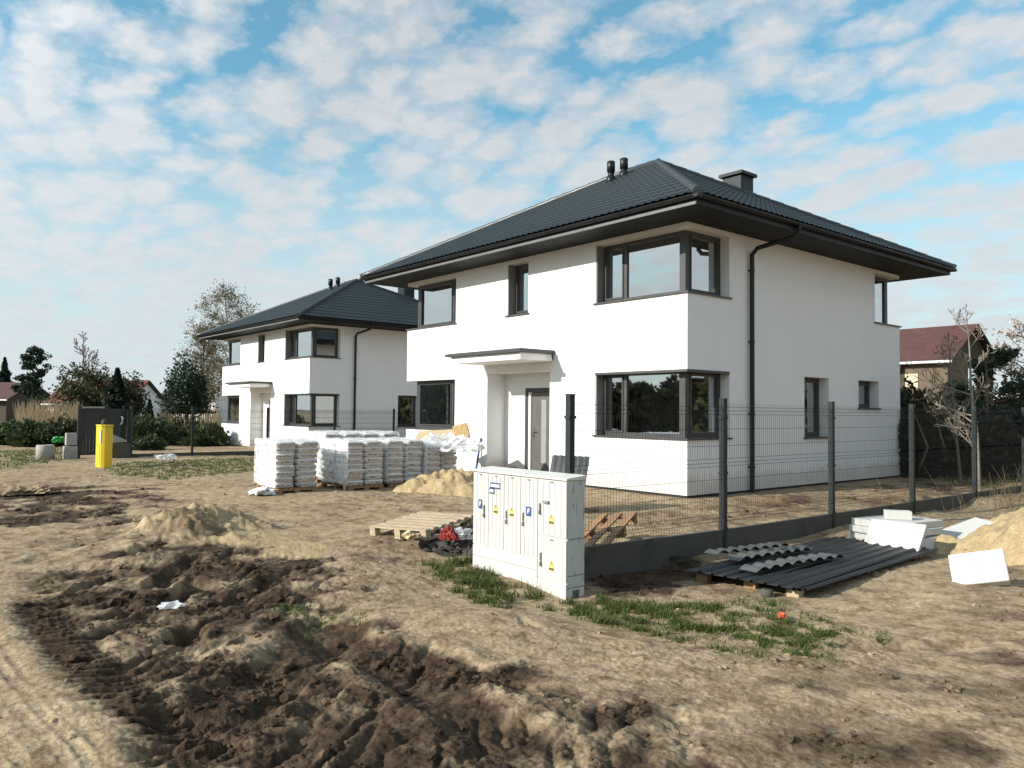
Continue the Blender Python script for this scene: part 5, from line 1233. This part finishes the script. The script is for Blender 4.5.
# bushy trees left of centre
def bush_tree(pxx, dep, wpx, toppy, leaf, label, seed, n=5200, size=.16, bare=False, name='bushy_tree', low=.06):
    q_ = at(pxx, dep); h_ = hz(toppy, pxx, dep)-q_[2]; w_ = wpx/FPX*dep/2; g_ = np.random.default_rng(seed)
    sg_, tp_ = branches(g_, (0, 0, 0), h_*.92, .10+.012*h_, 2, (10, 5), (52, 45), (.52, .45), 0, 0, .12)
    C_ = ellip(g_, w_, w_*.9, h_*.52, n, .45, seed, 1)+np.array([0, 0, h_*.5]); C_ = C_[C_[:, 2] > h_*low]
    k = fbm(C_[:, 0]*1.1, C_[:, 2]*1.1+C_[:, 1]*.7, 1., 3, seed+2) > -.35; C_ = C_[k]
    return plant(name, label, 'tree', q_, sg_, C_, leaf, size, seed, group=TG)
bush_tree(88, 52, 68, 368, 'leaf_olive', 'broad olive green bushy tree left of the dark conifer', 31, 10000, .105)
bush_tree(128, 56, 40, 376, 'leaf_olive', 'rounded olive bush in front of the bright red roof', 32, 6000, .105)
q = at(117, 50); h = hz(369, 117, 50)-q[2]; g = np.random.default_rng(33); n = 4200
zz = h*(.05+.95*g.random(n)); an = g.random(n)*6.283; rr_ = (h-zz)/h*1.25*(.25+.75*g.random(n)**.5)*(1+.4*np.sin(zz*9+np.sin(an*3)*1.5))*(1+.3*np.sin(an*5+zz*3))
plant('spruce_tree', 'dark conical conifer between the two olive bushes', 'tree', q, [(0, [np.array([0, 0, 0.]), np.array([0, 0, h*.5]), np.array([0, 0, h])], [.14, .09, .02])], np.stack([rr_*np.cos(an), rr_*np.sin(an), zz-.2*rr_], 1), 'leaf_spruce', .14, 3, group=TG)
q = at(84, 54); h = hz(346, 84, 54)-q[2]; g = np.random.default_rng(34)
sg, tp = branches(g, (0, 0, 0), h, .13, 3, (11, 6, 4), (42, 40, 38), (.45, .5, .5), 0, 0, .3)
plant('bare_tree', 'leafless twiggy tree rising above the olive bushes', 'tree', q, sg, np.array(tp)[::6], 'leaf_brown', .05, 4, bark='twig', group=TG, minr=.020)
# evergreen by the second house
bush_tree(186, 44, 48, 362, 'leaf_ever', 'round topped evergreen on a thin trunk left of the further house', 35, 9000, .09, low=.34)
# birches behind the further house
for k, (pxx, dep, wpx, top, label) in enumerate(((235, 62, 82, 288, 'tall pale birch rising above the roof of the further house'), (208, 64, 54, 330, 'smaller greenish birch left of the further house'))):
    q = at(pxx, dep); h = (hz(top, pxx, dep)-q[2])*.90; g = np.random.default_rng(41+k)
    sg, tp = branches(g, (0, 0, 0), h, .17, 3, (30, 8, 6), (36, 46, 45), (.20, .5, .6), 0, .10, .16, lambda t: .7+.75*math.sin(max(0, min(1, (t-.1)/.9))*math.pi)**.7, .10)
    tp = np.array(tp); C = tp[g.random(len(tp)) < (.5 if k else .42)]+g.normal(size=(1, 3))*.01
    C = np.vstack([C, C+g.normal(size=C.shape)*.2, C+g.normal(size=C.shape)*.35])
    plant('birch_tree', label, 'tree', q, sg, C, 'leaf_birch', .065, 5+k, bark='palebark' if k == 0 else 'bark', group=TG, minr=.014)
# low junipers and shrubs
def shrub(pxx, dep, wpx, toppy, leaf, label, seed, n=5200, size=.085, group='low shrubs in front of the tree line', name='shrub'):
    q_ = at(pxx, dep); h_ = max(.5, hz(toppy, pxx, dep)-q_[2]); w_ = wpx/FPX*dep/2; g_ = np.random.default_rng(seed)
    C_ = ellip(g_, w_, min(w_, 2.4), h_*.8, n, .5, seed); C_[:, 2] = np.maximum(C_[:, 2], .02)
    st = [(1, [np.array([0, 0, -.05]), np.array([g_.normal()*.3, g_.normal()*.3, h_*.35]), np.array([g_.normal()*w_*.6, g_.normal()*.5, h_*.7])], [.05, .03, .01]) for _ in range(7)]
    return plant(name, label, 'shrub', q_, st, C_, leaf, size, seed, group=group, trunk='stems')
shrub(12, 36, 46, 420, 'leaf_grass', 'bright green shrub at the left picture edge', 51)
shrub(38, 35, 44, 417, 'leaf_juniper', 'green shrub behind the concrete ring', 52)
shrub(62, 36, 36, 416, 'leaf_olive', 'yellowish green shrub just left of the gate', 53)
shrub(152, 38, 46, 411, 'leaf_juniper', 'spreading juniper right of the gate', 54, 5600)
shrub(180, 40, 50, 417, 'leaf_olive', 'wide flat juniper below the evergreen trunk', 55, 5600)
shrub(207, 38, 40, 420, 'leaf_juniper', 'juniper touching the left wall of the further house', 56, 4600)
shrub(150, 33, 28, 436, 'leaf_juniper', 'low dark juniper behind the far wire fence', 57, 2600)
q = at(158, 62); h = 2.3; g = np.random.default_rng(58); n = 1500; zz = h*g.random(n); an = g.random(n)*6.28; rr_ = .42*(1-(zz/h)**2)*(.4+.6*g.random(n)); q = at(150, 66)
plant('thuja_shrub', 'small upright thuja at the gable of the red roofed cottage', 'shrub', q, [(0, [np.array([0, 0, 0.]), np.array([0, 0, h*.6])], [.05, .02])], np.stack([rr_*np.cos(an), rr_*np.sin(an), zz], 1), 'leaf_spruce', .12, 9, trunk='stems')
# dry reeds
def stems(name, label, pts, h, wd, seed, mt='dry', kind='stuff', cat=None, lean=.12):
    g_ = np.random.default_rng(seed); n = len(pts); P_ = np.array(pts); hh = h*(.5+.7*g_.random(n)); a = g_.random(n)*6.28
    le = np.stack([np.cos(a), np.sin(a), 0*a], 1)*(hh*lean*g_.random(n)*2)[:, None]
    s = np.stack([np.full(n, HR[0]), np.full(n, HR[1]), np.zeros(n)], 1)*wd
    top = P_+le+np.stack([0*a, 0*a, hh], 1); mid = P_+le*.35+np.stack([0*a, 0*a, hh*.55], 1)
    V = np.stack([P_-s, P_+s, mid+s*.8, mid-s*.8, top+s*.25, top-s*.25], 1).reshape(-1, 3); i = np.arange(n)[:, None]*6
    Fq = np.vstack([i+np.array([[0, 1, 2, 3]]), i+np.array([[3, 2, 4, 5]])])
    return tag(mesh_np(name, V, Fq, M[mt]), label, cat, None, kind)
g = np.random.default_rng(61); P1 = []
for _ in range(700):
    pxx = g.uniform(18, 78); P1.append(at(pxx, g.uniform(44, 49)))
for _ in range(400): P1.append(at(g.uniform(160, 222), g.uniform(50, 58)))
stems('dry_reeds', 'tall dry straw coloured reeds behind the green shrubs', P1, 1.75, .022, 62)
# ---- right side: hedge, conifer, bare trees, blossom
def hedge(pxx0, pxx1, dep0, dep1, top, leaf, label, seed, n=16000, size=.13, name='hedge'):
    a, b = at(pxx0, dep0), at(pxx1, dep1); g_ = np.random.default_rng(seed); t = g_.random(n); w_ = (g_.random(n)-.5)*2.0
    P_ = a+(b-a)*t[:, None]; hh = (hz(top, (pxx0+pxx1)/2, (dep0+dep1)/2)-a[2])*(1+.16*fbm(t*9, t*0+seed, 1., 4, seed))
    zz = hh*(1-g_.random(n)**1.7); d = (b-a)/np.linalg.norm(b-a); nn = np.array([-d[1], d[0], 0])
    C_ = P_+nn*w_[:, None]*(1-.5*(zz/hh)**3)[:, None]; C_[:, 2] = a[2]+zz
    o_ = empty(name, label, 'hedge', tuple(a)); V, Fq = cards(C_-a, size, seed); mesh_np('foliage', V, Fq, M[leaf], o_)
    sgs = []
    for k in range(26):
        tt = (k+.5)/26; p_ = (b-a)*tt; sgs.append((1, [p_, p_+np.array([g_.normal()*.1, g_.normal()*.1, 1.]), p_+np.array([g_.normal()*.25, g_.normal()*.25, 2.])], [.06, .045, .02]))
    wood_mesh('stems', sgs, M['bark'], o_); return o_
def bush(pxx, dep, wpx, toppy, leaf, label, seed, n=2600, size=.09):
    q_ = at(pxx, dep); h_ = hz(toppy, pxx, dep)-q_[2]; w_ = wpx/FPX*dep/2; g_ = np.random.default_rng(seed)
    C_ = ellip(g_, w_, w_, h_*.55, n, .6, seed, 1)+np.array([0, 0, h_*.47]); C_ = C_[C_[:, 2] > .03]
    k = fbm(C_[:, 0]*1.6+seed, C_[:, 2]*1.6+C_[:, 1], 1., 3, seed+2) > -.28; C_ = C_[k]
    st = [(1, [np.array([0, 0, -.05]), np.array([g_.normal()*.15, g_.normal()*.15, h_*.4]), np.array([g_.normal()*w_*.5, g_.normal()*w_*.5, h_*.85])], [.05, .035, .01]) for _ in range(6)]
    return plant('bush', label, 'bush', q_, st, C_, leaf, size, seed, group='dark garden bushes behind the fence', trunk='stems')
for a_ in ((908, 27, 34, 386, 'leaf_hedge', 'dark bush at the far wall corner of the nearest house', 171), (930, 28, 42, 396, 'leaf_hedge', 'very dark bush under the porch of the brown roofed house', 172), (956, 26, 44, 388, 'leaf_olive', 'dark green bush behind the thin brown sapling', 173),
           (985, 25, 48, 394, 'leaf_hedge', 'dark bush behind the pale bare trunk', 174), (1010, 24, 46, 388, 'leaf_brown', 'brownish leafy bush under the blossom tree', 175), (1034, 22, 52, 384, 'leaf_brown', 'brown bush cut by the right picture edge', 176),
           (920, 22, 34, 430, 'leaf_brown', 'low brown bush close behind the fence beside the house', 177), (948, 21.5, 40, 424, 'leaf_olive', 'low olive bush left of the pale bare trunk', 178), (1000, 20.5, 44, 420, 'leaf_hedge', 'low dark bush between pale trunk and picture edge', 179), (1066, 22, 60, 380, 'leaf_hedge', 'tall dark bush just beyond the right picture edge', 180)):
    bush(*a_)
shrub(915, 21, 40, 388, 'leaf_hedge', 'dark shrub at the far corner of the nearest house', 73, 3800, .10, 'garden shrubs right of the nearest house')
shrub(938, 23, 50, 383, 'leaf_olive', 'olive shrub below the brown roofed house', 74, 3000, .09, 'garden shrubs right of the nearest house')
q = at(988, 22); h = hz(360, 988, 22)-q[2]; g = np.random.default_rng(75)
sg, tp = branches(g, (0, 0, 0), h, .08, 2, (13, 4), (68, 45), (.42, .4), 0, 0, .25, lambda t: 1.2-.75*t)
C = clump(g, tp, .17, 16, .7); plant('pine_tree', 'loose blue green pine behind the pale bare tree', 'tree', q, sg, C, 'leaf_blue', .06, 11, group='garden trees right of the nearest house')
q = at(978, 17.2); h = hz(322, 975, 17.2)-q[2]; g = np.random.default_rng(79)
sg, tp = branches(g, (0, 0, 0), h*.98, .055, 3, (16, 7, 5), (58, 48, 40), (.36, .5, .5), -.04, .0, .2, None, .16)
plant('bare_tree', 'pale barked leafless fruit tree behind the fence', 'tree', q, sg, None, None, 0, 12, bark='palebark', group='garden trees right of the nearest house', minr=.006)
q = at(960, 19.5); h = hz(330, 960, 19.5)-q[2]; g = np.random.default_rng(83)
sg, tp = branches(g, (0, 0, 0), h, .04, 3, (10, 5, 3), (45, 42, 40), (.4, .5, .5), 0, .0, .2)
plant('bare_tree', 'thin brown leafless sapling in front of the brown roofed house', 'tree', q, sg, None, None, 0, 13, bark='twig', group='garden trees right of the nearest house', minr=.006)
q = at(1030, 24); h = hz(335, 1030, 24)-q[2]; g = np.random.default_rng(85)
sg, tp = branches(g, (0, 0, 0), h, .10, 3, (12, 5, 4), (62, 48, 40), (.42, .5, .5), 0, 0, .3); tp = np.array(tp)
C = np.vstack([tp[g.random(len(tp)) < .5]+g.normal(size=3)*.02 for _ in range(2)]); C = C+g.normal(size=C.shape)*.08
plant('blossom_tree', 'pale blossoming tree at the right picture edge', 'tree', q, sg, C, 'leaf_blossom', .05, 14, group='garden trees right of the nearest house')
# dry stalks beside the fence
g = np.random.default_rng(87); P1 = []
for c_, n_, s_ in (((4.1, 4.6), 46, .4), ((3.75, 3.2), 10, .25), ((3.0, .6), 3, .12), ((3.05, 1.9), 5, .2), ((4.4, 6.0), 26, .4)):
    for _ in range(n_):
        x, y = c_[0]+g.normal()*s_, c_[1]+g.normal()*s_; P1.append((x, y, gz(x, y)-.02))
stems('dry_weeds', 'thin dry straw stalks standing along the fence', P1, .75, .005, 88, lean=.35)

# ---------------------------------------------------------------- distant buildings
def gable_house(name, label, origin, ax, hw, ln, zE, zR, over, wall, roof, gable=None, extra=None, cat='house'):
    """ridge runs from the near gable (origin) along ax; zE eave height, zR ridge height"""
    ax = Vector((*ax[:2], 0)).normalized(); sd = Vector((-ax.y, ax.x, 0)); o_ = Vector(origin); H_ = empty(name, label, cat, tuple(o_))
    P_ = lambda a, s, z: tuple(ax*a+sd*s+Vector((0, 0, z)))
    mb = MB(); mb.add([P_(0, -hw, -.3), P_(0, hw, -.3), P_(ln, hw, -.3), P_(ln, -hw, -.3), P_(0, -hw, zE), P_(0, hw, zE), P_(ln, hw, zE), P_(ln, -hw, zE)], [(0,1,2,3),(3,2,6,7),(1,5,6,2),(0,3,7,4),(0,4,5,1)])
    mb.build('wall', wall, H_)
    k = (zR-zE)/hw
    for a in (0, ln): MB().add([P_(a, -hw, zE), P_(a, hw, zE), P_(a, 0, zR-.02)], [(0, 1, 2)]).build('gable', gable or wall, H_)
    for s in (-1, 1):
        t = .14; e = hw+over; a0, a1 = -over, ln+over; zo = zE-over*k
        q_ = [P_(a0, 0, zR+.04), P_(a1, 0, zR+.04), P_(a1, s*e, zo+.04), P_(a0, s*e, zo+.04)]; q2 = [(x, y, z+t) for x, y, z in q_]
        m5 = MB(); m5.add(q_+q2, [(7,6,5,4)], 0); m5.add(q_+q2, [(0,1,2,3),(0,4,5,1),(1,5,6,2),(2,6,7,3),(3,7,4,0)], 1); m5.build('roof', [roof, M['timber']], H_)
        w0, w1 = P_(a0, s*(e+.003), zo-.06), P_(a1, s*(e+.14), zo+.10)
        MB().tube([P_(a0, s*(e+.06), zo+.08), P_(a1, s*(e+.06), zo+.08)], .075, 8).build('gutter', M['whiteplastic'], H_)
    if extra: extra(H_, P_)
    return H_
# brown roofed house on the right
aR = R_(20); og = at(972, 45); _f = np.array([*(og-CAM)[:2], 0]); _f /= np.linalg.norm(_f); _h = np.array([_f[1], -_f[0], 0]); axr = -_h*math.cos(aR)+_f*math.sin(aR); hr = hz(327, 972, 45)-og[2]; he = hz(360, 951, 43.7)-og[2]
def exr(H_, P_):
    s = 1 if Vector(P_(0, 1, 0)).dot(Vector(HF)) < 0 else -1
    mb = MB(); q_ = [P_(2.3, s*3.42, he-.35), P_(9, s*3.42, he-.35), P_(9, s*6.2, he-2.2), P_(2.9, s*6.2, he-2.2)]; mb.add(q_+[(x, y, z+.14) for x, y, z in q_], [(0,1,2,3),(7,6,5,4),(0,4,5,1),(1,5,6,2),(2,6,7,3),(3,7,4,0)]); mb.build('porch_roof', M['redroof'], H_)
    MB().add([P_(3.3, s*6.0, -.3), P_(9, s*6.0, -.3), P_(9, s*6.0, he-2.5), P_(3.3, s*6.0, he-2.5), P_(3.3, s*3.4, -.3), P_(3.3, s*3.4, he-.9), ], [(0, 1, 2, 3), (4, 0, 3, 5)]).build('porch_wall', M['cream'], H_)
    MB().add([P_(1.55, s*3.36, he-1.55), P_(2.8, s*3.36, he-1.55), P_(2.8, s*3.36, he-.75), P_(1.55, s*3.36, he-.75)]+[P_(1.55, s*3.31, he-1.55), P_(2.8, s*3.31, he-1.55), P_(2.8, s*3.31, he-.75), P_(1.55, s*3.31, he-.75)], [(0,1,2,3),(4,7,6,5),(0,4,5,1),(1,5,6,2),(2,6,7,3),(3,7,4,0)]).build('lit_wall_panel', M['cream'], H_)  # sunlit patch of the wall, drawn as a paler panel
    for a in (-.012,): 
        w = MB(); w.add([P_(-.02, -.55, he-1.6), P_(-.02, .55, he-1.6), P_(-.02, .55, he-.4), P_(-.02, -.55, he-.4)], [(0, 1, 2, 3)]); w.build('window', M['glass'], H_)
gable_house('brown_roof_house', 'house with red brown tiled roof and dark timber gable behind the hedge', og, axr, 3.3, 12, he, hr, .4, M['shadewall'], M['redroof'], M['timber'], exr)
# red roofed cottage, left
og = at(146, 76); hr = hz(382, 146, 76)-og[2]; he = hz(403, 150, 76)-og[2]
gable_house('red_roof_cottage', 'small white cottage with bright red roof behind the olive bushes', og, -HR*math.cos(R_(16))+HF*math.sin(R_(16)), 2.6, 9, he, hr, .4, M['plaster'], M['redroof2'])
og = at(30, 84); hr = hz(384, 20, 84)-og[2]; he = hz(399, 20, 84)-og[2]
gable_house('brown_roof_barn', 'low barn with dull red roof at the left picture edge', og, -HR*math.cos(R_(8))+HF*math.sin(R_(8)), 3.2, 16, he, hr, .5, M['timber'], M['redroof'])
og = at(224, 70); gable_house('grey_shed', 'low pale shed seen between the evergreen and the further house', og, -HR, 2.0, 3.6, hz(398, 210, 70)-og[2], hz(390, 210, 70)-og[2], .2, M['plaster'], M['concrete'], cat='shed')
og = at(163, 92); gable_house('white_cottage', 'tiny white gable far off right of the red roofed cottage', og, -HR, 1.6, 2.2, hz(404, 160, 92)-og[2], hz(396, 160, 92)-og[2], .2, M['plaster'], M['concrete'], cat='house')

# far woods closing the horizon, and the trees and houses across the road that the windows mirror
def woods(name, label, dirs, dep, hmin, hmax, n, leaf, seed, size=.5):
    g_ = np.random.default_rng(seed); t = g_.random(n); az = dirs[0]+(dirs[1]-dirs[0])*t; r = dep*(1+.12*g_.random(n))
    top = hmin+(hmax-hmin)*np.clip(.5+.7*fbm(az*26, az*0+seed, 1., 4, seed), 0, 1.2)
    zz = top*(1-g_.random(n)**1.5)
    C_ = np.stack([CAM[0]+r*np.cos(az), CAM[1]+r*np.sin(az), zz], 1); V, Fq = cards(C_, size, seed, .7)
    return tag(mesh_np(name, V, Fq, M[leaf]), label, None, None, 'stuff')
hdg = math.atan2(HF[1], HF[0])
woods('far_woods', 'hazy strip of woods along the horizon', (hdg+R_(-52), hdg+R_(52)), 140, 2.6, 4.4, 26000, 'leaf_hedge', 91, .6)
woods('roadside_trees', 'dark row of trees across the road', (R_(-178), R_(-35)), 46, 2.5, 4.6, 45000, 'leaf_olive', 92, .35)
woods('garden_trees', 'leafy gardens beyond the right edge', (R_(28), R_(88)), 42, 2.2, 4.6, 9000, 'leaf_olive', 93, .35)
gable_house('pink_house', 'pink walled house across the side street', (24, 22, 0), (.3, 1, 0), 4, 10, 4.2, 7.5, .5, M['pinkwall'], M['redroof'])
